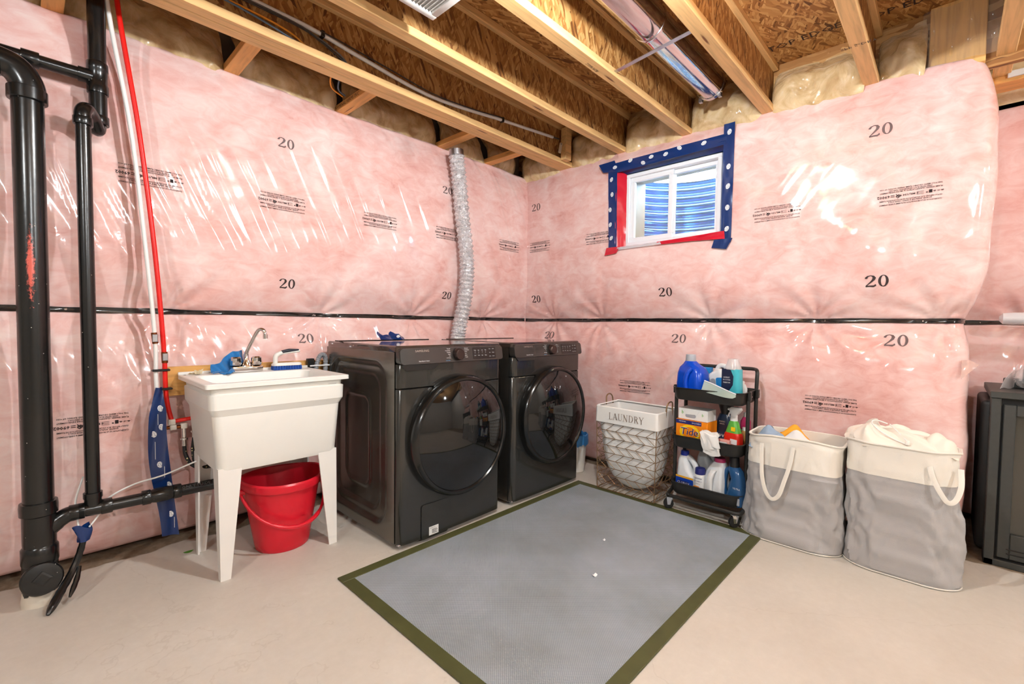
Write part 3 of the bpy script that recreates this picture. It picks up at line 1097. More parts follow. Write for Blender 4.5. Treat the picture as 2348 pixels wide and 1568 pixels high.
# flat blocks between the first joist and the left wall
BL = ['leftmost, above the black vent pipe', 'second from left, above the red water line', 'third from left, beside the orange cable loop',
      'fourth from left, over the foil duct', 'rightmost, next to the room corner']
for i, x in enumerate((-2.91, -2.25, -1.645, -0.885, -0.415)):
    y1 = 0.20
    o = MB().rbox(x - 0.034, x + 0.034, Y0 + 2 * FW + 0.002, y1, ZJ + 0.012, ZJ + 0.050, 0.002, 1).build('blocking', MT['lumber_y'])
    tag(o, 'wood block from joist to left wall, ' + BL[i], 'wood block', 'blocks between joist and left wall')
    if i == 2:
        mb = MB()
        put_text(mb, 'NOMINAL VERMS INC', 0.030, lambda u, v: (x - 0.0348, -0.06 - u, ZJ + 0.031 + v), 'CENTER', res=1)
        mb.build('stamp', MT['ink'], o, False)

# ---- batts stuffed above the walls -------------------------------------------------
def batt_left(x0, x1, label, seed):
    n, m_ = 40, 22
    P = []
    for i in range(n + 1):
        x = x0 + (x1 - x0) * i / n
        e = min(1, min(x - x0, x1 - x) / 0.05)
        row = []
        for j in range(m_ + 1):
            v = j / m_
            z = ZJ - 0.03 + v * (ZS - ZJ + 0.03)
            y = 0.105 + 0.08 * v - 0.070 * math.sin(PI * min(1, v * 1.1)) * (0.45 + 0.55 * e) + 0.03 * float(fbm(x * 6, z * 6, seed, 3)) + 0.02 * float(fbm(x * 15, z * 11, seed + 2, 2))
            row.append((x, y, z))
        P.append(row)
    o = solid_sheet(P, 0.02).build('header_batt', MT['batt'])
    tag(o, label, 'insulation', 'tan batts above the left wall')
xb = [-3.7, -2.944, -2.876, -2.284, -2.216, -1.679, -1.611, -0.919, -0.851, -0.449, -0.381, -0.06]
lb = ['tan glass-wool batt above the left wall at the frame edge, left of the blocks', 'tan batt above the left wall behind red and white water lines',
      'tan batt above the left wall between second and third wood blocks', 'tan batt above the left wall between orange cable and foil duct',
      'tan batt above the left wall just right of the foil duct', 'tan batt above the left wall in the room corner']
for i in range(6):
    batt_left(xb[2 * i], xb[2 * i + 1], lb[i], 120 + i)

def batt_right(y0, y1, label, seed, top=ZS, px=0.0):
    n, m_ = 34, 22
    P = []
    for i in range(n + 1):
        y = y0 + (y1 - y0) * i / n
        e = min(1, min(y - y0, y1 - y) / 0.06)
        row = []
        for j in range(m_ + 1):
            v = j / m_
            z = ZJ - 0.03 + v * (top - ZJ + 0.03)
            x = px + 0.075 + 0.07 * v ** 1.5 - 0.080 * math.sin(PI * min(1, v * 1.05)) * (0.35 + 0.65 * math.sqrt(max(e, 0))) + 0.035 * float(fbm(y * 7, z * 7, seed, 3)) + 0.014 * float(fbm(y * 18, z * 14, seed + 2, 2))
            row.append((x, y, z))
        P.append(row)
    P = [r for r in P]
    o = solid_sheet(P[::-1], 0.02).build('header_batt', MT['batt'])
    return tag(o, label, 'insulation', 'tan batts above the right wall')
yk = [Y0 - SP * k for k in range(6)]
batt_right(yk[0] + 2 * FW, 0.10, 'tan batt above the right wall left of the doubled joist', 140)
rl = ['tan batt above the right wall between doubled joist and second joist', 'tan batt in the bay left of the duct above the window', 'tan batt under poly at the end of the round duct',
      'bright cream batt above the right wall beneath printed subfloor lettering']
for k in range(4):
    batt_right(yk[k + 1] + FW, yk[k], rl[k], 150 + k, top=ZS if k != 3 else ZS - 0.06)
batt_right(yk[5] + 0.315, yk[4], 'brown shaded batt left of the upright pine board, top right', 160, top=ZS - 0.03, px=0.02)
o = MB().rbox(0.10, 0.14, yk[5] + 0.10, yk[5] + 0.30, ZJ - 0.02, ZS, 0.003, 1).build('pine_board', MT['board_v'])
tag(o, 'wide yellow pine board standing above the right wall at upper right', 'board')
o = solid_sheet([[(0.07 + 0.02 * math.sin(7 * v) + 0.012 * math.sin(13 * u), yk[5] + 0.055 + 0.27 * u, ZJ + 0.0 + 0.28 * v) for v in np.linspace(0, 1, 12)] for u in np.linspace(0, 1, 14)][::-1], 0.0015).build('poly_sheet', MT['film'])
tag(o, 'loose clear plastic sheet over the upright pine board at upper right', 'plastic sheet')
# plate over the recess, with its bracket and scraps
o = MB().rbox(0.40, 0.54, -4.1, -2.56, ZJ - 0.035, ZJ, 0.003, 1).build('wood_plate', MT['lumber_y'])
tag(o, 'wooden plate spanning over the stove recess at far right', 'wood plate')
o = MB().rbox(0.385, 0.398, -2.98, -2.86, ZJ - 0.020, ZJ + 0.010, 0.002, 1).build('grade_sticker', MT['sticker'])
tag(o, 'small white sticker on the plate under the far right joist', 'sticker')
o = solid_sheet([[(0.33 + 0.01 * math.sin(9 * u), -2.955 - 0.10 * u - 0.02 * v, 2.335 + 0.055 * u + 0.03 * v * (1 + u)) for v in (0, .5, 1)] for u in np.linspace(0, 1, 8)][::-1], 0.003).build('yellow_tape_scrap', MT['yellow_tape'])
tag(o, 'bright yellow tape scrap on the plate at the right edge', 'tape')
o = batt_right(-4.1, -2.58, 'tan batt behind clear poly above the recess wall', 170, top=ZS, px=0.66)

# ---- window -------------------------------------------------------------------------
w1 = struct(thing('window_1', 'small white sliding basement window', 'window', (0.05, (WY0 + WY1) / 2, WZ0)))
del w1['category']
def frame_rect(mb, x0, x1, y0, y1, z0, z1, t, r=0.003):
    mb.rbox(x0, x1, y0, y1, z0, z0 + t, r, 1)
    mb.rbox(x0, x1, y0, y1, z1 - t, z1, r, 1)
    mb.rbox(x0, x1, y0, y0 + t, z0 + t, z1 - t, r, 1)
    mb.rbox(x0, x1, y1 - t, y1, z0 + t, z1 - t, r, 1)
    return mb
frame_rect(MB(), 0.05, 0.14, WY0, WY1, WZ0, WZ1, 0.026).build('window_frame', MT['vinyl'], w1)
ym = -1.275
sa = frame_rect(MB(), 0.066, 0.092, ym - 0.012, WY1 - 0.026, WZ0 + 0.026, WZ1 - 0.026, 0.034).build('sash', MT['vinyl'], w1)
sb = frame_rect(MB(), 0.096, 0.122, WY0 + 0.026, ym + 0.016, WZ0 + 0.026, WZ1 - 0.026, 0.028).build('sash', MT['vinyl'], w1)
MB().box(0.077, 0.081, ym + 0.02, WY1 - 0.058, WZ0 + 0.058, WZ1 - 0.058).build('pane', MT['glass'], sa, False)
MB().box(0.107, 0.111, WY0 + 0.052, ym - 0.010, WZ0 + 0.052, WZ1 - 0.052).build('pane', MT['glass'], sb, False)
# corrugated window well outside
P = []
cy = (WY0 + WY1) / 2
for i in range(41):
    a = -PI / 2 + PI * i / 40
    row = []
    for j in range(230):
        z = 1.30 + j * (2.29 - 1.30) / 229
        rr = 0.50 + 0.014 * math.sin(2 * PI * z / 0.066)
        row.append((0.36 + rr * 0.95 * math.cos(a), cy + rr * math.sin(a), z))
    P.append(row)
o = solid_sheet(P[::-1], 0.003).build('window_well', MT['well'])
tag(o, 'corrugated galvanised window well seen through the basement window', 'window well')
o = MB().prism([(0.345 + 0.45 * math.cos(-PI / 2 + PI * k / 20), cy + 0.46 * math.sin(-PI / 2 + PI * k / 20)) for k in range(21)], lambda x, y: (x, y, 1.27), lambda x, y: (x, y, 1.31)).build('gravel_bed', MT['gravel'], None, False)
tag(o, 'gravel floor of the window well outside', 'gravel')
o['kind'] = 'stuff'

# tape round the window: strips of blue and red, each a wrinkled band
tp = thing('window_tape', 'blue and red construction tape stuck all round the window opening', 'tape', (0, -1.27, 1.62))
def tape_strip(pts_a, pts_b, m, name, seed, n=26, d=0.004, amp=0.003, logos=(), par=tp):
    """band between two edges (lists of (x,y,z) resampled)"""
    def res(pts):
        pts = [Vector(p) for p in pts]
        L = [0]
        for a, b in zip(pts[:-1], pts[1:]):
            L.append(L[-1] + (b - a).length)
        out = []
        for i in range(n + 1):
            t = L[-1] * i / n
            k = max(j for j in range(len(pts)) if L[j] <= t + 1e-9)
            k = min(k, len(pts) - 2)
            out.append(pts[k].lerp(pts[k + 1], (t - L[k]) / max(L[k + 1] - L[k], 1e-9)))
        return out
    A, B = res(pts_a), res(pts_b)
    P = []
    for i in range(n + 1):
        row = []
        for j in range(7):
            p = A[i].lerp(B[i], j / 6)
            row.append(p + Vector((-1, 0, 0)) * (amp * float(fbm(i * 0.35, j * 0.5, seed, 2))))
        P.append(row)
    o = solid_sheet(P, 0.0014).build(name, MT[m], par)
    return o
def tape_logo(parent, c, eu, ev, nrm, w=0.019, turn=0.0, mt='tape_blue'):
    eu, ev, nrm = Vector(eu), Vector(ev), Vector(nrm)
    ct, st = math.cos(turn), math.sin(turn)
    fn = lambda u, v, d=0.0: tuple(Vector(c) + eu * (u * ct - v * st) + ev * (u * st + v * ct) + nrm * d)
    mb = MB().prism([(w * math.cos(2 * PI * k / 20), w * 0.72 * math.sin(2 * PI * k / 20)) for k in range(20)], lambda u, v: fn(u, v, 0.0), lambda u, v: fn(u, v, 0.0012))
    o = mb.build('logo', MT['white_print'], parent)
    tx = MB()
    put_text(tx, 'Tuck', w * 0.78, lambda u, v: fn(u, v + w * 0.26, 0.0017), res=1)
    put_text(tx, 'Tape', w * 0.78, lambda u, v: fn(u, v - w * 0.30, 0.0017), res=1)
    return o, tx
def logo(parent, c, eu, ev, nrm, w=0.019, turn=0.0):
    o, tx = tape_logo(parent, c, eu, ev, nrm, w, turn)
    v0 = len(o.data.vertices)
    bm = bmesh.new(); bm.from_mesh(o.data)
    off = OFF[o.name]
    base = [bm.verts.new(Vector(p) - off) for p in tx.v]
    fs = []
    for f in tx.f:
        try:
            q = bm.faces.new([base[i] for i in f]); q.material_index = 1
        except ValueError:
            pass
    bm.to_mesh(o.data); bm.free()
    o.data.materials.append(MT['tape_blue'])
    return o
xo = -0.010
NR = (-1, 0, 0); EU = (0, -1, 0); EV = (0, 0, 1)
st = tape_strip([(xo, -0.80, 2.285), (xo, -1.66, 2.287)], [(xo, -0.83, 2.212), (xo, -1.66, 2.222)], 'tape_blue', 'blue_band', 301)
for i, (y, z) in enumerate(((-0.875, 2.253), (-1.00, 2.275), (-1.10, 2.235), (-1.16, 2.262), (-1.265, 2.255), (-1.36, 2.272), (-1.52, 2.262))):
    logo(st, (xo - 0.0045, y, z), EU, EV, NR, 0.017, 0.6 * math.sin(i * 2.2))
st = tape_strip([(xo, -0.818, 2.23), (xo, -0.832, 1.66)], [(xo, -0.892, 2.23), (xo, -0.898, 1.66)], 'tape_blue', 'blue_band', 303)
for i, z in enumerate((2.17, 2.06, 1.95, 1.84, 1.74)):
    logo(st, (xo - 0.0045, -0.848 - 0.008 * math.sin(i * 2), z), EU, EV, NR, 0.017, 1.2 + 0.4 * math.sin(i))
st = tape_strip([(xo, -1.640, 2.345), (xo, -1.640, 1.615)], [(xo, -1.705, 2.345), (xo, -1.700, 1.615)], 'tape_blue', 'blue_band', 305)
for i, z in enumerate((2.29, 2.08, 1.96, 1.83, 1.70)):
    logo(st, (xo - 0.0045, -1.675, z), EU, EV, NR, 0.017, 1.3 + 0.4 * math.sin(i * 3))
tape_strip([(xo - 0.003, -0.735, 2.30), (xo - 0.003, -0.87, 2.305)], [(xo - 0.003, -0.775, 2.235), (xo - 0.003, -0.90, 2.22)], 'tape_blue', 'corner_flag', 307, n=10)
tape_strip([(xo - 0.003, -1.60, 1.640), (xo - 0.003, -1.71, 1.64)], [(xo - 0.003, -1.585, 1.592), (xo - 0.003, -1.675, 1.575)], 'tape_blue', 'corner_flag', 309, n=10)
# reveals: red on the left side, blue above, red lip below
tape_strip([(xo, -0.884, 2.245), (xo, -0.884, 1.63)], [(0.052, WY1 - 0.004, 2.20), (0.052, WY1 - 0.004, WZ0)], 'tape_red', 'reveal_band', 311, amp=0.004)
tape_strip([(xo, -0.884, 2.245), (xo, -1.655, 2.245)], [(0.052, WY1, 2.205), (0.052, WY0, 2.205)], 'tape_blue', 'reveal_band', 313, amp=0.004)
tape_strip([(xo, -1.655, 2.245), (xo, -1.655, 1.64)], [(0.052, WY0, 2.20), (0.052, WY0, WZ0)], 'tape_blue', 'reveal_band', 315, amp=0.003)
tape_strip([(xo, -0.84, 1.664), (xo, -1.25, 1.664), (xo, -1.66, 1.666)], [(0.052, -0.90, WZ0 + 0.004), (0.052, WY0, WZ0 + 0.006)], 'tape_red', 'reveal_band', 317, amp=0.004)
tape_strip([(xo - 0.002, -0.815, 1.672), (xo - 0.002, -0.93, 1.672)], [(xo - 0.006, -0.80, 1.615), (xo - 0.006, -0.90, 1.625)], 'tape_red', 'red_corner', 319, n=10)
tape_strip([(xo - 0.003, -1.22, 1.672), (xo - 0.003, -1.45, 1.680), (xo - 0.003, -1.66, 1.690)], [(xo - 0.006, -1.20, 1.652), (xo - 0.006, -1.45, 1.650), (xo - 0.006, -1.665, 1.640)], 'tape_red', 'red_lip', 321, n=20, amp=0.005)
MT['lip'] = m_clear('wrinkled_lip_film', (236, 232, 236), 0.55, 0.06)
tape_strip([(xo - 0.003, -0.91, 1.668), (xo - 0.003, -1.24, 1.670)], [(xo - 0.006, -0.90, 1.648), (xo - 0.006, -1.25, 1.652)], 'lip', 'clear_lip', 323, n=20, amp=0.006)

# ================================================================== plumbing on the left wall
def pipe_collar(mb, c, r, l, axis):
    mb.lathe([(r, -l / 2), (r * 1.03, -l / 2 + 0.002), (r * 1.03, l / 2 - 0.002), (r, l / 2)], c, axis, 24)
    return mb
R3, R15, R2 = 0.0445, 0.0242, 0.0302
sx, sy = -2.990, -0.19
t = thing('drain_stack', 'thick black drain stack with cleanout plug at its foot, left of frame', 'drain pipe', (sx, sy, 0))
MB().tube([(sx, sy, 0.30), (sx, sy, 1.93)], R3, 28).build('pipe', MT['abs_big'], t)
el = catmull([(sx, sy, 1.90), (sx, sy, 1.955), (sx - 0.030, sy, 2.005), (sx - 0.085, sy - 0.0, 2.020), (sx - 0.14, sy, 2.02)], 6)
MB().tube(el, R3 * 1.10, 28).build('elbow', MT['abs'], t)
MB().tube([(sx - 0.10, sy, 2.02), (sx - 0.7, sy, 2.02)], R3, 24).build('branch', MT['abs'], t)
mb = pipe_collar(MB(), (sx, sy, 1.918), R3 * 1.2, 0.045, 'z'); mb.build('collar', MT['abs'], t)
mb = pipe_collar(MB(), (sx - 0.085, sy, 2.02), R3 * 1.2, 0.040, 'x'); mb.build('collar', MT['abs'], t)
wy = MB().lathe([(R3 * 1.04, 0.20), (R3 * 1.08, 0.24), (R3 * 1.08, 0.34), (R3 * 1.22, 0.345), (R3 * 1.24, 0.375), (R3 * 1.20, 0.392), (R3 * 1.02, 0.394)], (sx, sy, 0), 'z', 28)
wy.build('wye_fitting', MT['abs'], t)
MB().tube(catmull([(sx + 0.01, sy, 0.265), (sx + 0.045, sy, 0.295), (sx + 0.075, sy, 0.315), (sx + 0.10, sy, 0.318)], 5), [0.032] * 6 + [0.030] * 10, 20).build('branch_inlet', MT['abs'], t)
MB().lathe([(R3 * 1.16, 0.155), (R3 * 1.20, 0.16), (R3 * 1.20, 0.215), (R3 * 1.05, 0.225)], (sx, sy, 0), 'z', 28).build('collar', MT['abs'], t)
MB().lathe([(R3 * 1.26, 0.0), (R3 * 1.26, 0.02), (R3 * 1.16, 0.045), (R3 * 1.14, 0.16)], (sx, sy, 0), 'z', 28).build('foot', MT['abs_foot'], t)
cd = Vector((0.05, -1, 0.20)).normalized()
cu = Vector((0, 0, 1)) - cd * cd.z; cu.normalize(); cr = cd.cross(cu)
cc = Vector((sx + 0.002, sy - 0.030, 0.105))
disc = lambda a, rr, d: tuple(cc + cd * d + (cr * math.cos(a) + cu * math.sin(a)) * rr)
rings = [[disc(2 * PI * k / 30, rr, d) for k in range(30)] for rr, d in ((0.056, -0.01), (0.058, 0.02), (0.060, 0.024), (0.060, 0.034), (0.055, 0.040), (0.030, 0.043))]
cp = MB().loft(rings).build('cleanout_plug', MT['abs'], t)
sq = [[tuple(cc + cd * d + (cr * math.cos(a) + cu * math.sin(a)) * rr) for a in (PI / 2, PI, 1.5 * PI, 0)] for rr, d in ((0.030, 0.040), (0.028, 0.050), (0.020, 0.051))]
MB().loft(sq).build('square_boss', MT['abs'], cp, smooth=False)

# slim vent line with its offset
vx, vy = -2.840, -0.19
t = thing('vent_pipe', 'slim black vent pipe stepping back to a taller riser beside the stack', 'vent pipe', (vx, vy, 0.36))
MB().tube([(vx + 0.004, vy, 0.38), (vx, vy, 1.90)], R15, 22).build('pipe', MT['abs'], t)
MB().tube(catmull([(vx, vy, 1.87), (vx, vy, 1.905), (vx + 0.012, vy + 0.02, 1.928), (vx + 0.030, vy + 0.06, 1.918), (vx + 0.042, vy + 0.085, 1.90), (vx + 0.050, vy + 0.105, 1.885), (vx + 0.054, vy + 0.112, 1.91), (vx + 0.055, vy + 0.113, 1.94)], 6), R15 * 1.12, 20).build('offset_bend', MT['abs'], t)
pipe_collar(MB(), (vx, vy, 1.872), R15 * 1.25, 0.030, 'z').build('collar', MT['abs'], t)
rx, ry = -2.785, -0.077
MB().tube([(rx, ry, 1.915), (rx, ry, 2.70 - 0.04)], R2, 24).build('riser', MT['abs'], t)
pipe_collar(MB(), (rx, ry, 1.925), R2 * 1.14, 0.035, 'z').build('collar', MT['abs'], t)
te = MB().lathe([(R2 * 1.16, 2.035), (R2 * 1.18, 2.04), (R2 * 1.18, 2.068), (R2 * 1.08, 2.075), (R2 * 1.08, 2.125), (R2 * 1.18, 2.13), (R2 * 1.18, 2.158), (R2 * 1.1, 2.162)], (rx, ry, 0), 'z', 24).build('tee', MT['abs'], t)
MB().tube([(rx, ry, 2.098), (rx - 0.06, ry, 2.098)], R2 * 0.95, 20).build('tee_branch', MT['abs'], t)
MB().tube([(rx - 0.05, ry, 2.098), (rx - 0.6, ry, 2.098)], R15, 20).build('branch_pipe', MT['abs'], t)
pipe_collar(MB(), (rx - 0.195, ry, 2.098), R15 * 1.25, 0.05, 'x').build('collar', MT['abs'], t)

# trap arm running to the tub
ay, az = -0.19, 0.320
t = thing('trap_arm', 'horizontal black drain pipe running from the stack to the laundry tub', 'drain pipe', (-2.65, ay, 0.30))
MB().tube([(-2.90, ay, az), (-2.375, ay, az - 0.003)], R15, 22).build('pipe', MT['abs'], t)
for x, l in ((-2.885, 0.045), (-2.872, 0.02), (-2.795, 0.035), (-2.665, 0.030), (-2.555, 0.030)):
    pipe_collar(MB(), (x, ay, az), R15 * 1.24, l, 'x').build('collar', MT['abs'], t)
MB().lathe([(R15 * 1.10, -2.86), (R15 * 1.14, -2.84), (R15 * 1.14, -2.80), (R15 * 1.1, -2.79)], (0, ay, az), 'x', 22).build('tee', MT['abs'], t)
MB().lathe([(R15 * 1.06, 0.01), (R15 * 1.16, 0.045), (R15 * 1.26, 0.046), (R15 * 1.26, 0.068), (R15 * 1.1, 0.069)], (-2.836, ay, az), 'z', 22).build('tee_inlet', MT['abs'], t)
MB().lathe([(R15 * 1.10, -2.65), (R15 * 1.3, -2.63), (R15 * 1.32, -2.59), (R15 * 1.1, -2.57)], (0, ay, az), 'x', 22).build('coupling', MT['abs'], t)
mb = MB()
put_text(mb, 'ONLY MADE IN USA', 0.020, lambda u, v: (-2.45 + u, ay - math.cos(v / R15 + 0.75) * (R15 + 0.0008), az - 0.002 + math.sin(v / R15 + 0.75) * (R15 + 0.0008)), res=1)
mb.build('lettering', MT['cable_grey'], t, False)

# water lines
t = thing('cold_water_line', 'white plastic water line dropping down the left wall', 'water pipe', (-2.61, -0.08, 0.6))
wp = catmull([(-2.745, -0.085, 2.66), (-2.751, -0.08, 2.435), (-2.68, -0.085, 1.915), (-2.640, -0.085, 1.45), (-2.609, -0.08, 1.02), (-2.606, -0.075, 0.80), (-2.590, -0.075, 0.61)], 8)
MB().tube(wp, 0.0088, 12).build('pipe', MT['pex_white'], t)
MB().tube([(-2.6125, -0.0805, 1.035), (-2.6075, -0.080, 0.985)], 0.0115, 12).build('crimp', MT['copper'], t)
MB().rbox(-2.621, -2.600, -0.096, -0.090, 0.992, 1.028, 0.002, 1).build('clip', MT['steel'], t)
MB().tube([(-2.592, -0.075, 0.592), (-2.500, -0.078, 0.588)], 0.0085, 12).build('elbow_run', MT['copper'], t)
MB().rbox(-2.600, -2.574, -0.088, -0.062, 0.578, 0.604, 0.004, 2).build('fitting', MT['brassw'], t)
MB().rbox(-2.560, -2.534, -0.090, -0.064, 0.579, 0.603, 0.004, 2).build('fitting', MT['brassw'], t)
MB().rbox(-2.518, -2.492, -0.092, -0.066, 0.580, 0.606, 0.004, 2).build('fitting', MT['brassw'], t)
MB().lathe([(0.010, 0.0), (0.010, -0.045), (0.016, -0.047), (0.016, -0.055), (0.009, -0.057), (0.011, -0.085)], (-2.505, -0.08, 0.582), 'z', 16).build('stop_valve', MT['chrome'], t)
t = thing('hot_water_line', 'red plastic water line dropping down the left wall', 'water pipe', (-2.575, -0.08, 0.6))
rp = catmull([(-2.712, -0.085, 2.66), (-2.718, -0.08, 2.451), (-2.653, -0.085, 1.923), (-2.606, -0.085, 1.42), (-2.578, -0.08, 0.98), (-2.572, -0.075, 0.78), (-2.566, -0.075, 0.70), (-2.553, -0.078, 0.628)], 8)
MB().tube(rp, 0.0098, 12).build('pipe', MT['pex_red'], t)
MB().tube([(-2.5755, -0.080, 0.945), (-2.5735, -0.079, 0.895)], 0.0125, 12).build('crimp', MT['copper'], t)
MB().rbox(-2.585, -2.564, -0.098, -0.091, 0.905, 0.940, 0.002, 1).build('clip', MT['steel'], t)
MB().tube([(-2.553, -0.078, 0.618), (-2.475, -0.090, 0.626)], 0.0092, 12).build('elbow_run', MT['pex_red'], t)
MB().rbox(-2.566, -2.538, -0.092, -0.066, 0.604, 0.630, 0.004, 2).build('fitting', MT['brassw'], t)
MB().lathe([(0.010, 0.02), (0.010, -0.035), (0.015, -0.037), (0.015, -0.045), (0.009, -0.047), (0.010, -0.07)], (-2.468, -0.098, 0.605), 'z', 16).build('stop_valve', MT['chrome'], t)
for i, (z, xa, xb_, lab) in enumerate(((0.862, -2.622, -2.556, 'black cable tie joining the two water lines, upper'), (0.775, -2.590, -2.548, 'black cable tie round the red water line, lower'))):
    o = MB().rbox(xa, xb_, -0.097, -0.066, z - 0.005, z + 0.005, 0.003, 1).build('cable_tie', MT['black'])
    tag(o, lab, 'cable tie', 'ties on the water lines')
# braided supply hoses
for pts, lab in (([(-2.505, -0.08, 0.50), (-2.500, -0.085, 0.45), (-2.475, -0.10, 0.40), (-2.43, -0.13, 0.39), (-2.38, -0.14, 0.48), (-2.33, -0.13, 0.62)], 'black braided supply hose under the white line valve'),
                 ([(-2.468, -0.098, 0.54), (-2.475, -0.105, 0.47), (-2.462, -0.12, 0.405), (-2.40, -0.15, 0.40), (-2.33, -0.15, 0.50), (-2.28, -0.13, 0.64)], 'black braided supply hose under the red line valve')):
    o = MB().tube(catmull(pts, 8), 0.0085, 12).build('supply_hose', MT['braid'])
    tag(o, lab, 'hose', 'braided supply hoses')

# backing board behind the tub
bd = tag(MB().rbox(-2.566, -1.78, -0.050, -0.028, 0.735, 0.872, 0.002, 1).build('backing_board', MT['board']), 'orange wood board on the left wall behind the laundry tub', 'board')

# blue tape strip hanging below the water lines
t = thing('tape_strip', 'long strip of blue construction tape hanging beside the water lines', 'tape', (-2.60, -0.1, 0.1))
P = []
for i in range(40):
    v = i / 39
    z = 0.785 - 0.69 * v
    xc = -2.600 - 0.012 * math.sin(v * 5.0) + 0.02 * v ** 3
    w = 0.012 + 0.022 * min(1, v * 6) - 0.002 * math.sin(v * 9)
    row = []
    for j in range(9):
        u = j / 8 * 2 - 1
        row.append((xc + w * u, -0.112 + 0.008 * math.sin(u * 2.5 + v * 7) + 0.02 * (1 - min(1, v * 6)) * abs(u), z + 0.01 * u * math.sin(v * 4)))
    P.append(row)
strip = solid_sheet(P, 0.0015).build('strip', MT['tape_blue'], t)
for i, (dx, z) in enumerate(((0.010, 0.690), (0.016, 0.605), (-0.012, 0.575), (0.0, 0.435), (0.020, 0.335), (0.010, 0.195))):
    v = (0.785 - z) / 0.69
    xc = -2.600 - 0.012 * math.sin(v * 5.0) + 0.02 * v ** 3
    u = dx / 0.034
    logo(strip, (xc + dx, -0.1145 + 0.008 * math.sin(u * 2.5 + v * 7), z), (1, 0, 0), (0, 0, 1), (0, -1, 0), 0.0145, -1.35)
for i, (dx, z, l) in enumerate(((0.003, 0.64, 0.05), (-0.010, 0.50, 0.08), (0.012, 0.40, 0.05), (0.02, 0.15, 0.05))):
    v = (0.785 - z) / 0.69
    xc = -2.600 - 0.012 * math.sin(v * 5.0) + 0.02 * v ** 3 + dx
    yy = -0.1155 + 0.008 * math.sin(dx / 0.034 * 2.5 + v * 7)
    MB().box(xc - 0.0008, xc + 0.0008, yy - 0.001, yy, z - l / 2, z + l / 2).build('printed_line', MT['white_print'], strip, False)

# conduit stub with wires taped in blue at the foot of the stack
t = thing('wire_conduit', 'ragged black conduit leaning on the floor, wires wrapped in blue tape', 'conduit', (-2.95, -0.25, 0))
mb = MB().tube(catmull([(-2.975, -0.34, 0.006), (-2.945, -0.29, 0.045), (-2.905, -0.235, 0.10), (-2.880, -0.21, 0.16), (-2.868, -0.20, 0.205)], 6), [0.006, 0.010, 0.013, 0.014, 0.015, 0.015, 0.014, 0.015, 0.013, 0.014, 0.013, 0.013, 0.012, 0.013, 0.012, 0.012, 0.012, 0.012, 0.011, 0.012, 0.012, 0.011, 0.011, 0.011, 0.011], 10)
mb.build('tube', MT['abs'], t)
MB().tube(catmull([(-2.915, -0.30, 0.03), (-2.893, -0.26, 0.075), (-2.882, -0.235, 0.115)], 5), [0.004, 0.007, 0.009, 0.010, 0.009, 0.010, 0.009, 0.008, 0.008, 0.007, 0.006], 8).build('torn_flap', MT['abs'], t)
P = [[(-2.868 + 0.020 * (1 + 0.25 * math.sin(3 * a + v * 4)) * math.cos(a) * (0.85 + 0.5 * v), -0.200 + 0.013 * math.sin(a), 0.198 + 0.062 * v + 0.010 * math.sin(2 * a) * v) for v in np.linspace(0, 1, 7)] for a in np.linspace(0, 2 * PI, 22)]
MB().grid(P).build('blue_wrap', MT['tape_blue'], t)
MB().tube(catmull([(-2.880, -0.20, 0.25), (-2.884, -0.17, 0.30), (-2.885, -0.15, 0.36), (-2.86, -0.12, 0.44)], 6), 0.0035, 8).build('wire', MT['pex_white'], t)
MB().tube(catmull([(-2.850, -0.20, 0.25), (-2.820, -0.18, 0.285), (-2.79, -0.15, 0.335), (-2.70, -0.145, 0.375), (-2.60, -0.15, 0.392), (-2.50, -0.16, 0.425), (-2.42, -0.16, 0.45)], 8), 0.0035, 8).build('wire', MT['pex_white'], t)

# grey washer drain hose hooked in its standpipe
t = thing('drain_hose', 'grey corrugated washer hose hooked into a black standpipe behind the tub', 'hose', (-1.86, -0.08, 0.78))
hp = catmull([(-1.900, -0.10, 0.70), (-1.893, -0.10, 0.78), (-1.880, -0.10, 0.85), (-1.866, -0.10, 0.893), (-1.848, -0.10, 0.906), (-1.832, -0.10, 0.892), (-1.830, -0.10, 0.85), (-1.834, -0.10, 0.72)], 14)
MB().tube(hp, [0.0125 + 0.0016 * (1 if i % 3 == 0 else -0.6) for i in range(len(hp))], 12).build('hose', MT['hose_grey'], t)
MB().rbox(-1.925, -1.888, -0.09, -0.06, 0.70, 0.885, 0.003, 1).build('standpipe', MT['black'], t)
MB().rbox(-1.925, -1.79, -0.117, -0.112, 0.842, 0.850, 0.002, 1).build('zip_tie', MT['white_print'], t)

# ---- ceiling services -----------------------------------------------------------------
t = thing('foil_vent_duct', 'crinkled silver foil dryer duct rising behind the dryer', 'duct', (-0.82, -0.08, 0.55))
dp = catmull([(-0.86, -0.066, 0.55), (-0.845, -0.062, 0.75), (-0.822, -0.06, 0.906), (-0.81, -0.062, 1.035), (-0.783, -0.085, 1.229), (-0.764, -0.095, 1.423), (-0.771, -0.095, 1.616), (-0.807, -0.09, 1.865), (-0.834, -0.085, 2.111), (-0.857, -0.08, 2.30)], 26)
MB().tube(dp, [0.053 + 0.0055 * math.sin(i * 2 * PI / 4.0) + 0.0015 * math.sin(i * 0.9) for i in range(len(dp))], 28).build('duct', MT['foil'], t)
MB().tube([(-0.856, -0.08, 2.285), (-0.860, -0.079, 2.34)], 0.052, 24).build('steel_sleeve', MT['steel'], t)
MB().tube([(-0.8565, -0.08, 2.30), (-0.857, -0.08, 2.306)], 0.056, 24).build('clamp', MT['steel'], t)

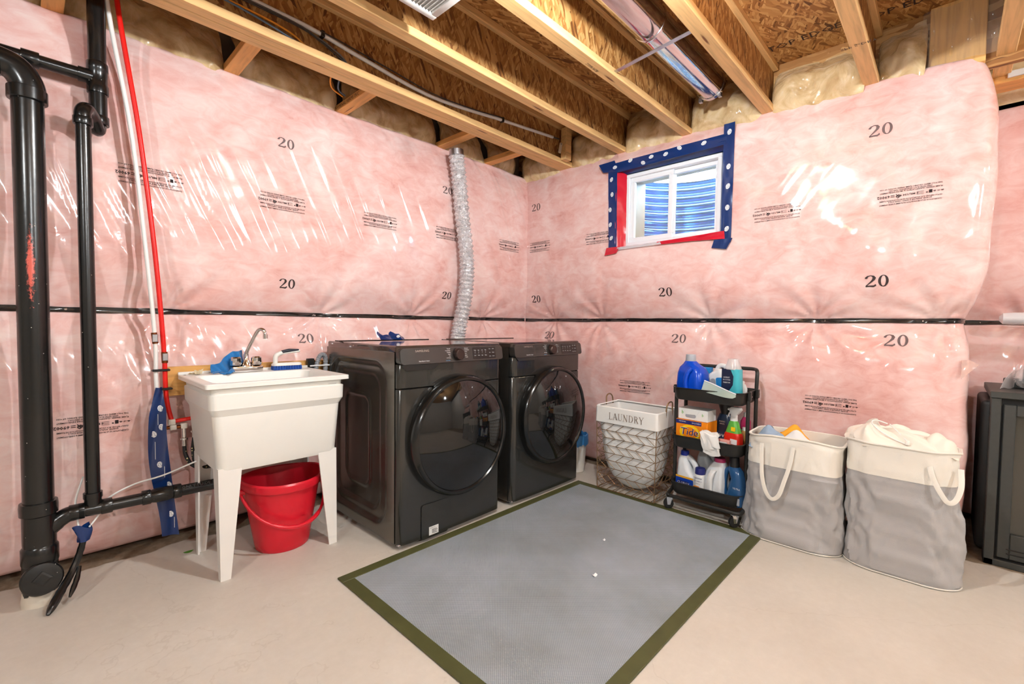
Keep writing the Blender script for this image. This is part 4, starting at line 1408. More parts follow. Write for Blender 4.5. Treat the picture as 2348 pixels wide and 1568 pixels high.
t = thing('round_duct', 'shiny round sheet-metal duct hung between ceiling joists', 'duct', (-1.0, -1.625, 2.5))
cyd, czd, rd = -1.625, 2.515, 0.080
MB().lathe([(rd, -4.5), (rd, -0.97), (rd + 0.003, -0.968), (rd + 0.004, -0.96), (rd + 0.003, -0.952), (rd - 0.001, -0.95), (rd - 0.001, -0.215), (rd + 0.003, -0.213), (rd + 0.003, -0.19), (rd - 0.006, -0.188)], (0, cyd, czd), 'x', 40).build('duct', MT['duct'], t)
MB().box(-4.4, -0.21, cyd - 0.004, cyd + 0.004, czd - rd - 0.004, czd - rd + 0.002).xf(lambda x, y, z: (x, cyd + (y - cyd) * 1.0 - 0.055, z + 0.026)).build('seam', MT['duct'], t)
for y in (cyd - 0.05, cyd + 0.06):
    MB().rbox(-0.205, -0.18, y - 0.010, y + 0.010, czd - rd - 0.0, czd - rd + 0.03, 0.002, 1).build('tab', MT['steel'], t)
o = MB().rbox(-0.012, 0.012, 0, 0.42, 0, 0.004, 0.001, 1)
a0, a1 = Vector((-0.905, -1.395, ZJ + 0.018)), Vector((-0.965, -1.848, ZJ + 0.020))
dr = (a1 - a0); L_ = dr.length; dr.normalize(); pr_ = Vector((0, 0, 1)).cross(dr).normalized()
o.v = [tuple(a0 + dr * (p[1] / 0.42 * L_) + pr_ * p[0] + Vector((0, 0, 1)) * p[2]) for p in o.v]
tag(o.build('duct_strap', MT['steel']), 'flat metal strap crossing under the round duct between joists', 'metal strap')

# white register between second and third joist
t = thing('ceiling_register', 'white louvred ceiling register at the top edge of the picture', 'register', (-1.94, -1.21, 2.36))
x0, x1, y0, y1, zg = -2.06, -1.815, -1.335, -1.09, 2.352
frame_rect_z = MB()
for (a, b, c, d) in ((x0, x1, y0, y0 + 0.03), (x0, x1, y1 - 0.03, y1), (x0, x0 + 0.03, y0 + 0.03, y1 - 0.03), (x1 - 0.03, x1, y0 + 0.03, y1 - 0.03)):
    frame_rect_z.rbox(a, b, c, d, zg, zg + 0.012, 0.004, 2)
frame_rect_z.build('frame', MT['grille'], t)
MB().box(x0 + 0.01, x1 - 0.01, y0 + 0.01, y1 - 0.01, zg + 0.012, 2.52).build('boot', MT['grille'], t, False)
for k in range(12):
    x = x0 + 0.035 + k * 0.0155
    MB().box(-0.0012, 0.0012, y0 + 0.032, y1 - 0.032, -0.007, 0.007).xf(lambda a, b, c: (x + a * 0.8 + c * 0.75, b, zg + 0.007 + c * 0.7 - a * 0.6)).build('louvre', MT['grille'], t, False)

# conduit and cables along the first joist
yw = Y0 + 0.015
t = thing('white_conduit', 'white pipe running along the web of the doubled joist', 'conduit', (-1.5, yw, 2.45))
wc = catmull([(-3.6, yw, 2.515), (-2.27, yw, 2.507), (-2.0, yw, 2.500), (-1.77, yw, 2.474), (-1.32, yw - 0.004, 2.436), (-0.73, yw, 2.494), (-0.18, yw, 2.545)], 8)
MB().tube(wc, 0.0105, 12).build('pipe', MT['pex_white'], t)
MB().tube([(-0.19, yw, 2.544), (-0.09, yw + 0.01, 2.560)], 0.006, 10).build('tail', MT['cable_grey'], t)
for x, z in ((-1.985, 2.499), (-0.735, 2.494)):
    MB().rbox(x - 0.009, x + 0.009, yw - 0.016, yw + 0.016, z - 0.016, z + 0.016, 0.003, 1).build('clip', MT['black'], t)
cab = [('grey', [(-3.6, yw - 0.012, 2.50), (-2.5, yw - 0.012, 2.492), (-2.15, yw - 0.012, 2.488), (-2.02, yw - 0.012, 2.470), (-1.90, yw - 0.01, 2.435), (-1.845, yw + 0.012, 2.412)], 'cable_grey', 'grey cable dropping from the white conduit into the joist'),
       ('dark', [(-3.6, yw - 0.020, 2.488), (-2.5, yw - 0.020, 2.480), (-2.12, yw - 0.018, 2.476), (-2.00, yw - 0.014, 2.455), (-1.87, yw, 2.415)], 'cable_dark', 'dark brown cable looping beside the grey one on the joist'),
       ('cross', [(-2.0, yw - 0.014, 2.505), (-1.85, yw - 0.016, 2.494), (-1.6, yw - 0.016, 2.472), (-1.32, yw - 0.018, 2.448), (-1.0, yw - 0.014, 2.470), (-0.73, yw - 0.013, 2.505)], 'cable_dark', 'thin dark cable tied along the top of the white conduit'),
       ('orange', [(-3.6, yw - 0.004, 2.44), (-2.6, yw - 0.006, 2.455), (-2.32, yw - 0.010, 2.452), (-2.15, yw - 0.008, 2.438), (-2.06, yw + 0.010, 2.415)], 'cable_orange', 'orange cable running along the doubled joist web'),
       ('blue', [(-3.6, yw - 0.012, 2.425), (-2.6, yw - 0.014, 2.445), (-2.38, yw - 0.018, 2.442), (-2.2, yw - 0.014, 2.420), (-2.08, yw + 0.010, 2.410)], 'cable_blue', 'slate blue cable under the orange one on the joist')]
for nm, pts, m, lab in cab:
    o = MB().tube(catmull(pts, 8), 0.0045 if nm != 'cross' else 0.0035, 8).build('cable', MT[m])
    tag(o, lab, 'cable', 'cables along the joist')
for pts, m, lab in (([(-1.80, -0.30, 2.46), (-1.84, -0.22, 2.44), (-1.80, -0.12, 2.42), (-1.70, -0.05, 2.425)], 'cable_orange', 'orange cable loop beyond the doubled joist by the wood block'),
                    ([(-1.77, -0.30, 2.47), (-1.79, -0.22, 2.45), (-1.76, -0.12, 2.425), (-1.69, -0.06, 2.43)], 'cable_blue', 'slate blue cable loop beyond the doubled joist by the wood block')):
    o = MB().tube(catmull(pts, 8), 0.0045, 8).build('cable', MT[m])
    tag(o, lab, 'cable', 'cables along the joist')
# post block and tag at the end of the first joist
o = MB().rbox(-0.10, -0.03, Y0 - 0.055, Y0 - 0.002, ZJ + 0.015, ZJ + 0.26, 0.003, 1).build('squash_block', MT['lumber'])
tag(o, 'upright wood block at the end of the doubled joist by the corner', 'wood block')
t = thing('card_tag', 'buff card tag hanging from the end of the white conduit', 'tag', (-0.15, Y0 - 0.03, 2.46))
mb = MB().prism([(x, z) for x, z in rrect(0.016, 0.042, 0.008, 3)], lambda u, v: (-0.155 + u + v * 0.25, Y0 - 0.040, 2.455 + v), lambda u, v: (-0.155 + u + v * 0.25, Y0 - 0.042, 2.455 + v))
mb.build('card', MT['paper'], t)
MB().lathe([(0.004, -0.0015), (0.004, 0.0)], (-0.147, Y0 - 0.042, 2.487), 'y', 10).build('eyelet', MT['black'], t)

# ================================================================== laundry tub
def rring(x0, x1, y0, y1, z, r, n=5):
    return [(p[0], p[1], z) for p in rrect((x1 - x0) / 2, (y1 - y0) / 2, r, n, (x0 + x1) / 2, (y0 + y1) / 2)]
t = thing('laundry_tub', 'white plastic laundry tub standing on four tapered legs', 'sink', (-2.22, -0.33, 0))
TX0, TX1, TY0, TY1, TZ = -2.525, -1.920, -0.568, -0.070, 0.836
rim = [rring(TX0, TX1, TY0, TY1, TZ - 0.020, 0.012), rring(TX0, TX1, TY0, TY1, TZ - 0.003, 0.012), rring(TX0 + 0.003, TX1 - 0.003, TY0 + 0.003, TY1 - 0.003, TZ, 0.012),
       rring(TX0 + 0.042, TX1 - 0.042, TY0 + 0.038, TY1 - 0.105, TZ - 0.001, 0.035), rring(TX0 + 0.047, TX1 - 0.047, TY0 + 0.043, TY1 - 0.110, TZ - 0.008, 0.035),
       rring(TX0 + 0.062, TX1 - 0.062, TY0 + 0.052, TY1 - 0.118, 0.52, 0.05), rring(TX0 + 0.11, TX1 - 0.11, TY0 + 0.10, TY1 - 0.16, 0.485, 0.06)]
MB().loft(rim, False, True).build('basin', MT['white_pl'], t)
skirt = [rring(TX0 + 0.004, TX1 - 0.004, TY0 + 0.004, TY1 - 0.004, TZ - 0.020, 0.012), rring(TX0 + 0.022, TX1 - 0.022, TY0 + 0.020, TY1 - 0.02, TZ - 0.024, 0.03),
         rring(TX0 + 0.024, TX1 - 0.024, TY0 + 0.022, TY1 - 0.022, TZ - 0.045, 0.03), rring(TX0 + 0.016, TX1 - 0.016, TY0 + 0.012, TY1 - 0.02, TZ - 0.050, 0.03),
         rring(TX0 + 0.018, TX1 - 0.018, TY0 + 0.013, TY1 - 0.02, TZ - 0.110, 0.03), rring(TX0 + 0.032, TX1 - 0.032, TY0 + 0.028, TY1 - 0.03, TZ - 0.140, 0.03),
         rring(TX0 + 0.048, TX1 - 0.048, TY0 + 0.036, TY1 - 0.045, 0.475, 0.035), rring(TX0 + 0.056, TX1 - 0.056, TY0 + 0.044, TY1 - 0.05, 0.455, 0.03)]
MB().loft(skirt, False, True).build('skirt', MT['white_pl'], t, angle=22)
mb = MB().rbox(TX0, TX1, TY1 - 0.012, TY1, TZ - 0.004, TZ + 0.012, 0.004, 2)
mb.build('splash_lip', MT['white_pl'], t)
for (cx, fx, cy_, fy, sx_, sy_) in ((TX0 + 0.050, -2.470, TY0 + 0.040, -0.528, 1, 1), (TX1 - 0.050, -1.968, TY0 + 0.040, -0.528, -1, 1), (TX0 + 0.050, -2.480, TY1 - 0.055, -0.165, 1, -1), (TX1 - 0.050, -1.968, TY1 - 0.055, -0.165, -1, -1)):
    zt = 0.475
    wt, wb, th = 0.090, 0.038, 0.007
    def Lsec(x, y, w, z):
        d = w * 0.85
        return [(x, y, z), (x + sx_ * w, y, z), (x + sx_ * w, y + sy_ * th, z), (x + sx_ * th, y + sy_ * th, z), (x + sx_ * th, y + sy_ * d, z), (x, y + sy_ * d, z)]
    mb = MB().loft([Lsec(fx, fy, wb, 0.0), Lsec(cx, cy_, wt, zt)])
    mb.build('leg', MT['white_leg'], t, smooth=False)
mb = MB().box(-2.017, -1.978, TY0 + 0.0215, TY0 + 0.0225, TZ - 0.041, TZ - 0.032)
lab_ = mb.build('brand_label', MT['cable_dark'], t, False)
mb = MB(); put_text(mb, 'MUSTEE', 0.0075, lambda u, v: (-1.9975 + u, TY0 + 0.0212, TZ - 0.0365 + v), res=1)
mb.build('lettering', MT['white_print'], lab_, False)
MB().lathe([(0.006, 0.0), (0.005, 0.001)], (TX0 + 0.02, TY1 - 0.045, TZ + 0.0002), 'z', 10).build('screw_hole', MT['abs'], t)

# faucet
t = thing('faucet', 'chrome two-knob faucet with a tall swivel spout on the laundry tub', 'faucet', (-2.247, -0.118, TZ))
MB().rbox(-2.318, -2.176, -0.150, -0.092, TZ, TZ + 0.030, 0.006, 2).build('base', MT['chrome'], t)
for x in (-2.295, -2.200):
    MB().lathe([(0.014, 0.0), (0.024, 0.004), (0.026, 0.012), (0.024, 0.040), (0.019, 0.047), (0.004, 0.048)], (x, -0.12, TZ + 0.030), 'z', 16).build('knob', MT['chrome'], t, angle=20)
MB().lathe([(0.025, 0.0), (0.022, 0.012), (0.013, 0.028), (0.011, 0.06)], (-2.247, -0.12, TZ + 0.030), 'z', 18).build('spout_base', MT['chrome'], t)
spt = catmull([(-2.247, -0.12, TZ + 0.07), (-2.246, -0.121, TZ + 0.095), (-2.238, -0.132, TZ + 0.125), (-2.220, -0.152, TZ + 0.175), (-2.208, -0.166, TZ + 0.205), (-2.199, -0.176, TZ + 0.216), (-2.188, -0.187, TZ + 0.212), (-2.183, -0.193, TZ + 0.198), (-2.181, -0.195, TZ + 0.180)], 6)
MB().tube(spt, 0.0090, 14).build('spout', MT['chrome'], t)
MB().lathe([(0.0115, 0), (0.0115, -0.022)], (-2.181, -0.195, TZ + 0.190), 'z', 14).build('aerator', MT['chrome'], t)

# blue cloth behind the faucet
P = []
for i in range(26):
    u = i / 25
    row = []
    for j in range(20):
        v = j / 19
        x = -2.405 + 0.155 * u
        hgt = (0.030 + 0.065 * min(1, 1.25 * u + 0.15)) * (1 - 0.12 * math.sin(5 * u))
        z = TZ + 0.004 + v * hgt + 0.006 * math.sin(9 * u + 3 * v)
        y = -0.150 + 0.062 * u + 0.018 * v + 0.012 * math.sin(11 * u + 2.5 * v) + 0.006 * math.sin(23 * u + 5 * v)
        row.append((x, y, z))
    P.append(row)
t = thing('blue_cloth', 'crumpled bright blue cleaning cloth behind the faucet', 'cloth', (-2.34, -0.12, TZ))
solid_sheet(P, 0.003).build('cloth', MT['cloth_blue'], t)
P2 = [[(-2.405 + 0.075 * u + 0.02 * v, -0.166 + 0.02 * math.sin(7 * u) - 0.012 * v, TZ + 0.004 + 0.006 * math.sin(8 * u + v) + 0.05 * v * (1 - v) * u) for v in np.linspace(0, 1, 12)] for u in np.linspace(0, 1, 18)]
solid_sheet(P2, 0.003).build('fold', MT['cloth_blue'], t)
# scrub brush
t = thing('scrub_brush', 'white iron-shaped scrub brush with dark grip and blue bristles', 'brush', (-2.05, -0.12, TZ))
MB().loft([[(x, y, z) for x, y in rrect(0.075 * k, 0.026 * k, 0.02 * k, 5, -2.052, -0.122)] for z, k in ((TZ + 0.022, 0.98), (TZ + 0.030, 1.0), (TZ + 0.036, 0.9))]).build('sole', MT['white_pl'], t)
MB().tube(fillet([(-2.110, -0.122, TZ + 0.030), (-2.108, -0.122, TZ + 0.075), (-2.085, -0.122, TZ + 0.088), (-1.985, -0.122, TZ + 0.098)], 0.02), [0.012] * 7 + [0.0115] * 7 + [0.008] * 2, 14).build('handle', MT['white_pl'], t)
MB().tube([(-2.078, -0.124, TZ + 0.094), (-2.04, -0.124, TZ + 0.101), (-1.990, -0.124, TZ + 0.102)], [0.0085, 0.0100, 0.006], 12).build('grip', MT['grip'], t)
for i in range(11):
    for j in range(3):
        x, y = -2.118 + i * 0.0132, -0.140 + j * 0.018
        if i == 0 and j == 0:
            tuft = MB().lathe([(0.0068, 0.0), (0.0075, 0.010), (0.0055, 0.022)], (x, y, TZ), 'z', 7).build('bristle_tuft', MT['brush_blue'], t)
        else:
            c = tuft.copy(); COL.objects.link(c); c.parent = t
            c.location = ((i * 0.0132), j * 0.018, 0)
# scraps on the tub deck
for i, (x, y, a, lab) in enumerate(((-2.470, -0.115, 0.2, 'small tan paper scrap on the tub deck, flat one'), (-2.452, -0.128, 0.9, 'small tan paper scrap on the tub deck, curled one'))):
    P = [[(x + 0.020 * u * math.cos(a) - 0.012 * v * math.sin(a), y + 0.020 * u * math.sin(a) + 0.012 * v * math.cos(a), TZ + 0.003 + (0.012 if i else 0.004) * (1 + math.sin(3 * u + 2 * v + i)) * (0.6 + 0.5 * abs(u))) for v in np.linspace(-1, 1, 6)] for u in np.linspace(-1, 1, 8)]
    tag(solid_sheet(P, 0.0015).build('paper_scrap', MT['tan_scrap']), lab, 'scrap', 'tan scraps on the tub')

# ================================================================== red bucket
bx, by = -2.158, -0.345
t = thing('bucket', 'bright red plastic bucket standing under the laundry tub', 'bucket', (bx, by, 0))
prof = [(0.112, 0.0), (0.116, 0.004), (0.121, 0.03), (0.142, 0.16), (0.162, 0.285), (0.165, 0.300), (0.183, 0.302), (0.187, 0.312), (0.187, 0.334), (0.181, 0.342), (0.172, 0.338), (0.163, 0.29), (0.142, 0.16), (0.117, 0.015), (0.02, 0.012)]
nb = 48
rings = []
for r, h in prof:
    ring = []
    for k in range(nb):
        a = 2 * PI * k / nb
        f_ = 1.0 + (0.010 * (abs(math.cos(4 * a)) ** 3) if 0.02 < h < 0.28 else 0)
        ring.append((bx + r * f_ * 1.03 * math.cos(a), by + r * f_ * 0.97 * math.sin(a), h + (0.014 * abs(math.cos(a)) ** 4 if h > 0.30 else 0)))
    rings.append(ring)
MB().loft(rings).build('body', MT['red_pl'], t)
ha = 0.12
hx, hy = math.cos(ha), math.sin(ha)
pts = []
for k in range(25):
    a = PI * k / 24
    pts.append((bx - hx * 0.192 * math.cos(a) + hy * 0.160 * math.sin(a) * 1.10, by - hy * 0.192 * math.cos(a) - hx * 0.160 * math.sin(a) * 1.10, 0.300 - 0.165 * math.sin(a) ** 0.9))
MB().tube(pts, [0.010 if 7 < k < 17 else 0.007 for k in range(25)], 10).build('handle', MT['red_pl'], t)
for k in (-1, 1):
    MB().lathe([(0.014, -0.010), (0.014, 0.010)], (bx + k * hx * 0.186, by + k * hy * 0.186, 0.305), 'x', 14).build('pivot', MT['red_pl'], t)

# ================================================================== washer and dryer
def rr_sdf(y, z, cy_, cz_, hy_, hz_, r):
    qx, qz = np.abs(y - cy_) - hy_ + r, np.abs(z - cz_) - hz_ + r
    return np.sqrt(np.maximum(qx, 0) ** 2 + np.maximum(qz, 0) ** 2) + np.minimum(np.maximum(qx, qz), 0) - r
def sstep(d, w):
    k = np.clip(d / w + 0.5, 0, 1)
    return k * k * (3 - 2 * k)

def machine(x0, kind, label, name):
    W_, D0, D1, Hh = 0.686, -0.800, (-0.085 if kind == 'washer' else -0.130), 0.984
    x1 = x0 + W_
    yf = -0.836
    t = thing(name, label, 'washing machine' if kind == 'washer' else 'dryer', ((x0 + x1) / 2, -0.45, 0))
    # cabinet: side sheets pressed with nested rounded panels
    for side in (0, 1):
        ys = np.linspace(D0, D1, 90); zz = np.linspace(0.025, 0.952, 110)
        Yg, Zg = np.meshgrid(ys, zz, indexing='ij')
        if side == 0 or kind == 'dryer' or True:
            d1 = rr_sdf(Yg, Zg, -0.430, 0.490, 0.285, 0.400, 0.10)
            d2 = rr_sdf(Yg, Zg, -0.415, 0.485, 0.225, 0.345, 0.08)
            d3 = rr_sdf(Yg, Zg, -0.405, 0.475, 0.135, 0.245, 0.06)
            off = 0.014 * sstep(-d1, 0.030) + 0.009 * sstep(-d2, 0.022) - 0.008 * (sstep(-d3, 0.014) - sstep(-d3 - 0.014, 0.014))
        xx = x0 + off if side == 0 else x1 - off
        P = np.stack([xx, Yg, Zg], -1)
        if side == 1:
            P = P[::-1]
        grid_mesh('side_panel', P, MT['wash'], t)
    MB().box(x0 + 0.001, x1 - 0.001, D1 - 0.004, D1, 0.025, 0.952).build('closing_panel', MT['wash'], t, False)
    # front skin, rounded at both edges
    def skin(z0, z1, name_, m, yoff=0.0, tilt=0.0):
        prof_ = []
        r = 0.035
        for k in range(9):
            a = PI / 2 * k / 8
            prof_.append((x0 + 0.004 + r - r * math.cos(a), yf + yoff + r - r * math.sin(a)))
        prof_ = [(x0 + 0.003, D0 + 0.012)] + prof_ + [(x0 + W_ * k / 12, yf + yoff - 0.006 * math.sin(PI * k / 12)) for k in range(2, 11)] + [(2 * (x0 + W_ / 2) - p[0], p[1]) for p in prof_[::-1]] + [(x1 - 0.003, D0 + 0.012)]
        zs_ = [z0, z0 + 0.003, z1 - 0.003, z1]
        P = [[(px, py + (0.003 if k in (0, 3) else 0) + tilt * (zs_[k] - z0), zs_[k]) for k in range(4)] for px, py in prof_]
        return MB().grid(P).build(name_, m, t)
    skin(0.022, 0.776, 'front_skin', MT['wash_front'])
    skin(0.780, 0.895, 'front_fascia', MT['wash_front'])
    MB().box(x0 + 0.02, x1 - 0.02, D0 - 0.01, D0 + 0.01, 0.03, 0.95).build('bulkhead', MT['black'], t, False)
    # control panel
    zc0, zc1 = 0.893, 0.972
    pr2 = rrect(W_ / 2 - 0.004, (zc1 - zc0) / 2, 0.018, 5, (x0 + x1) / 2, (zc0 + zc1) / 2)
    lean = lambda z: 0.16 * (z - zc0)
    rings = [[(x, yf + 0.030 + lean(z), z) for x, z in pr2], [(x, yf - 0.008 + lean(z), z) for x, z in pr2],
             [((x0 + x1) / 2 + (x - (x0 + x1) / 2) * 0.995, yf - 0.013 + lean(z), (zc0 + zc1) / 2 + (z - (zc0 + zc1) / 2) * 0.95) for x, z in pr2]]
    cpn = MB().loft(rings).build('control_panel', MT['panel'], t)
    F = lambda x, z, d=0.0: (x, yf - 0.0135 + lean(z) - d, z)
    dx_ = x0 + 0.350
    ya = yf - 0.013 + lean(0.935)
    MB().lathe([(0.033, 0.0), (0.032, -0.010), (0.029, -0.024), (0.026, -0.027), (0.002, -0.0275)], (dx_, ya, 0.934), 'y', 32).build('dial', MT['dial'], t)
    mk = MB()
    put_text(mk, 'SAMSUNG', 0.0150, lambda u, v: F(x0 + 0.130 + u, 0.957 + v, 0.0006), spacing=1.05, sx=1.15)
    mk.build('logo', MT['logo'], cpn, False)
    mk = MB()
    put_text(mk, 'SuperSpeed  Steam' if kind == 'washer' else 'Sensor Dry  Steam', 0.0085, lambda u, v: F(x0 + 0.105 + u, 0.908 + v, 0.0006), 'LEFT', sx=0.95, res=1)
    mk.build('feature_text', MT['marks'], cpn, False)
    names_l = ['Normal', 'Heavy Duty', 'Bedding', 'Super', 'Eco', 'Self Clean']
    names_r = ['Delicates', 'Perm Press', 'Active', 'Rinse', 'Quick', 'Towels']
    mk = MB()
    for i in range(6):
        z = 0.963 - i * 0.0092
        put_text(mk, names_l[i], 0.0068, lambda u, v: F(dx_ - 0.048 + 0.004 * abs(i - 2.5) * 0.0 + u, z + v, 0.0006), 'RIGHT', res=1)
        put_text(mk, names_r[i], 0.0068, lambda u, v: F(dx_ + 0.047 + u, z + v, 0.0006), 'LEFT', res=1)
    mk.build('cycle_names', MT['marks'], cpn, False)
    mk = MB(); put_text(mk, 'Smart Care', 0.0060, lambda u, v: F(dx_ - 0.052 + u, 0.9045 + v, 0.0006), 'RIGHT', res=1)
    mk.build('cycle_names', MT['marks_blue'], cpn, False)
    dis = MB().prism(rrect(0.085, 0.031, 0.006, 3, x0 + 0.540, 0.934), lambda x, z: F(x, z, -0.002), lambda x, z: F(x, z, 0.0008)).build('display', MT['door_ring'], t)
    mk = MB()
    for i, (w_, z) in enumerate((('Temp', 0.950), ('Spin', 0.950), ('Soil', 0.950), ('Time', 0.950), ('Low', 0.922), ('Med', 0.922), ('High', 0.922), ('Extra', 0.922))):
        put_text(mk, w_, 0.0062, lambda u, v: F(x0 + 0.470 + (i % 4) * 0.026 + u, z + v, 0.0014), res=1)
    for i in range(4):
        for k in range(4):
            mk.box(x0 + 0.470 + i * 0.026 - 0.0007, x0 + 0.470 + i * 0.026 + 0.0007, F(0, 0.937, 0.0016)[1], F(0, 0.937, 0.0014)[1], 0.929 + k * 0.0045, 0.9305 + k * 0.0045)
    for (x, z, w_) in ((0.580, 0.955, 'Start'), (0.605, 0.955, 'Hold'), (0.580, 0.935, 'Eco'), (0.605, 0.935, 'Delay'), (0.580, 0.915, 'Lock'), (0.605, 0.915, 'Power')):
        put_text(mk, w_, 0.0064, lambda u, v: F(x0 + x + u, z + v, 0.0014), res=1)
    mk.build('display_marks', MT['marks'], dis, False)
    # top
    tp_ = [rring(x0, x1, D0 + 0.0, D1 + 0.0, 0.952, 0.02), rring(x0 - 0.001, x1 + 0.001, yf + 0.014, D1, 0.955, 0.02), rring(x0 - 0.001, x1 + 0.001, yf + 0.012, D1, 0.978, 0.02), rring(x0 + 0.005, x1 - 0.005, yf + 0.018, D1 - 0.005, Hh, 0.018)]
    MB().loft(tp_).build('lid', MT['wash_top'], t)
    MB().rbox(x0 + 0.03, x1 - 0.03, D1 - 0.09, D1 - 0.03, Hh, Hh + 0.004, 0.002, 1).build('ledge', MT['wash_top'], t)
    # door
    cx, cz = (x0 + x1) / 2 + 0.018, 0.515
    MB().lathe([(0.306, 0.004), (0.312, -0.004), (0.314, -0.034), (0.309, -0.052), (0.299, -0.062), (0.288, -0.062), (0.282, -0.054)], (cx, yf, cz), 'y', 72, cap0=False, cap1=False).build('door_ring', MT['door_ring'], t)
    gl = []
    for k in range(13):
        q = k / 12
        gl.append((0.285 * (1 - q) + 0.0001, -0.055 - 0.055 * (1 - (1 - q) ** 2.2)))
    MB().lathe(gl, (cx, yf, cz), 'y', 72, cap0=False).build('door_glass', MT['door_glass'], t)
    # dark flat plates paint the recess shade under the panel
    if kind == 'washer':
        MB().prism([(x0 + 0.018, 0.893), (x0 + 0.235, 0.893), (x0 + 0.195, 0.866), (x0 + 0.040, 0.866), (x0 + 0.022, 0.876)], lambda x, z: (x, yf - 0.0095, z), lambda x, z: (x, yf - 0.004, z)).build('grip_shade', MT['black'], t, False)
        pan = rrect(0.083, 0.087, 0.014, 4, x0 + 0.210, 0.105)
        MB().prism(pan, lambda x, z: (x, yf - 0.0085, z), lambda x, z: (x, yf - 0.0035, z)).build('filter_flap', MT['wash_front'], t)
        inn = rrect(0.0837, 0.0877, 0.0145, 4, x0 + 0.210, 0.105)
        MB().prism(inn, lambda x, z: (x, yf - 0.0070, z), lambda x, z: (x, yf - 0.0030, z)).build('flap_gap', MT['black'], t)
        s_ = MB().box(x0 + 0.172, x0 + 0.230, yf - 0.0100, yf - 0.0085, 0.030, 0.072).build('sticker', MT['sticker'], t, False)
        mk = MB()
        put_text(mk, 'SAMSUNG', 0.0075, lambda u, v: (x0 + 0.176 + u, yf - 0.0104, 0.065 + v), 'LEFT', res=1)
        for k in range(4):
            mk.box(x0 + 0.190, x0 + 0.224 - 0.006 * (k % 2), yf - 0.0104, yf - 0.0101, 0.036 + k * 0.006, 0.039 + k * 0.006)
        mk.build('sticker_print', MT['cable_grey'], s_, False)
    else:
        MB().prism([(x0 + 0.018, 0.893), (x0 + 0.215, 0.893), (x0 + 0.180, 0.874), (x0 + 0.040, 0.874)], lambda x, z: (x, yf - 0.0085, z), lambda x, z: (x, yf - 0.003, z)).build('seam_shadow', MT['panel'], t, False)
    for (x, y) in ((x0 + 0.05, D0 + 0.03), (x1 - 0.05, D0 + 0.03), (x0 + 0.05, D1 - 0.05), (x1 - 0.05, D1 - 0.05)):
        MB().lathe([(0.020, 0.0), (0.020, 0.014), (0.010, 0.016), (0.010, 0.045)], (x, y, 0), 'z', 14).build('foot', MT['rubber'], t)
    MB().rbox(x0 + 0.006, x0 + 0.050, yf + 0.006, D0 + 0.06, 0.018, 0.030, 0.004, 1).build('corner_bracket', MT['steel'], t)
    MB().box(x0 + 0.01, x1 - 0.01, D0 - 0.02, D1 - 0.01, 0.028, 0.042).build('base_pan', MT['wash'], t, False)
    return t
machine(-1.813, 'washer', 'dark steel front-load washer with a white sticker low on its front', 'washing_machine')
machine(-1.035, 'dryer', 'dark steel front-load dryer nearest the room corner', 'clothes_dryer')

# crumpled tape wrapper on the washer
P = []
for i in range(18):
    u = i / 17
    row = []
    for j in range(10):
        v = j / 9
        row.append((-1.555 + 0.175 * u, -0.215 + 0.05 * (v - 0.5) + 0.018 * math.sin(14 * u), 0.990 + 0.034 * v + 0.010 * math.sin(11 * u + 1.0) * v + 0.006 * math.sin(25 * u + 6 * v) * v))
    P.append(row)
t = thing('tape_wrapper', 'crumpled blue tape wrapper lying on top of the washer', 'wrapper', (-1.47, -0.21, 0.985))
wr_ = solid_sheet(P, 0.003).build('wrapper', MT['tape_blue'], t)
logo(wr_, (-1.435, -0.236, 1.010), (1, 0, 0), (0, 0, 1), (0, -1, 0), 0.012, 0.1)

# ================================================================== floor mat
mx0, mx1, my0, my1, ew = -2.119, -0.372, -2.028, -0.850, 0.052
t = thing('floor_mat', 'large grey woven floor mat with olive binding in front of the machines', 'mat', ((mx0 + mx1) / 2, (my0 + my1) / 2, 0))
MB().rbox(mx0 + ew - 0.004, mx1 - ew + 0.004, my0 + ew - 0.004, my1 - ew + 0.004, 0.0005, 0.0065, 0.001, 1).build('field', MT['mat_field'], t)
for a, b, c, d in ((mx0, mx1, my0, my0 + ew), (mx0, mx1, my1 - ew, my1), (mx0, mx0 + ew, my0 + ew, my1 - ew), (mx1 - ew, mx1, my0 + ew, my1 - ew)):
    MB().rbox(a, b, c, d, 0.0, 0.0080, 0.002, 1).build('binding', MT['mat_edge'], t)
ZM = 0.008
for i, (x, y, s_) in enumerate(((-1.02, -1.47, 0.008), (-1.33, -1.62, 0.012))):
    P = [[(x + s_ * u, y + s_ * 0.5 * v, ZM + 0.001 + 0.004 * u * u + 0.002 * v) for v in (-1, 0, 1)] for u in np.linspace(-1, 1, 5)]
    tag(solid_sheet(P, 0.0008).build('lint', MT['white_print']), ('tiny white lint fleck on the mat nearer the hamper', 'curled white lint fleck on the mat nearer the camera')[i], 'lint', 'lint on the mat')

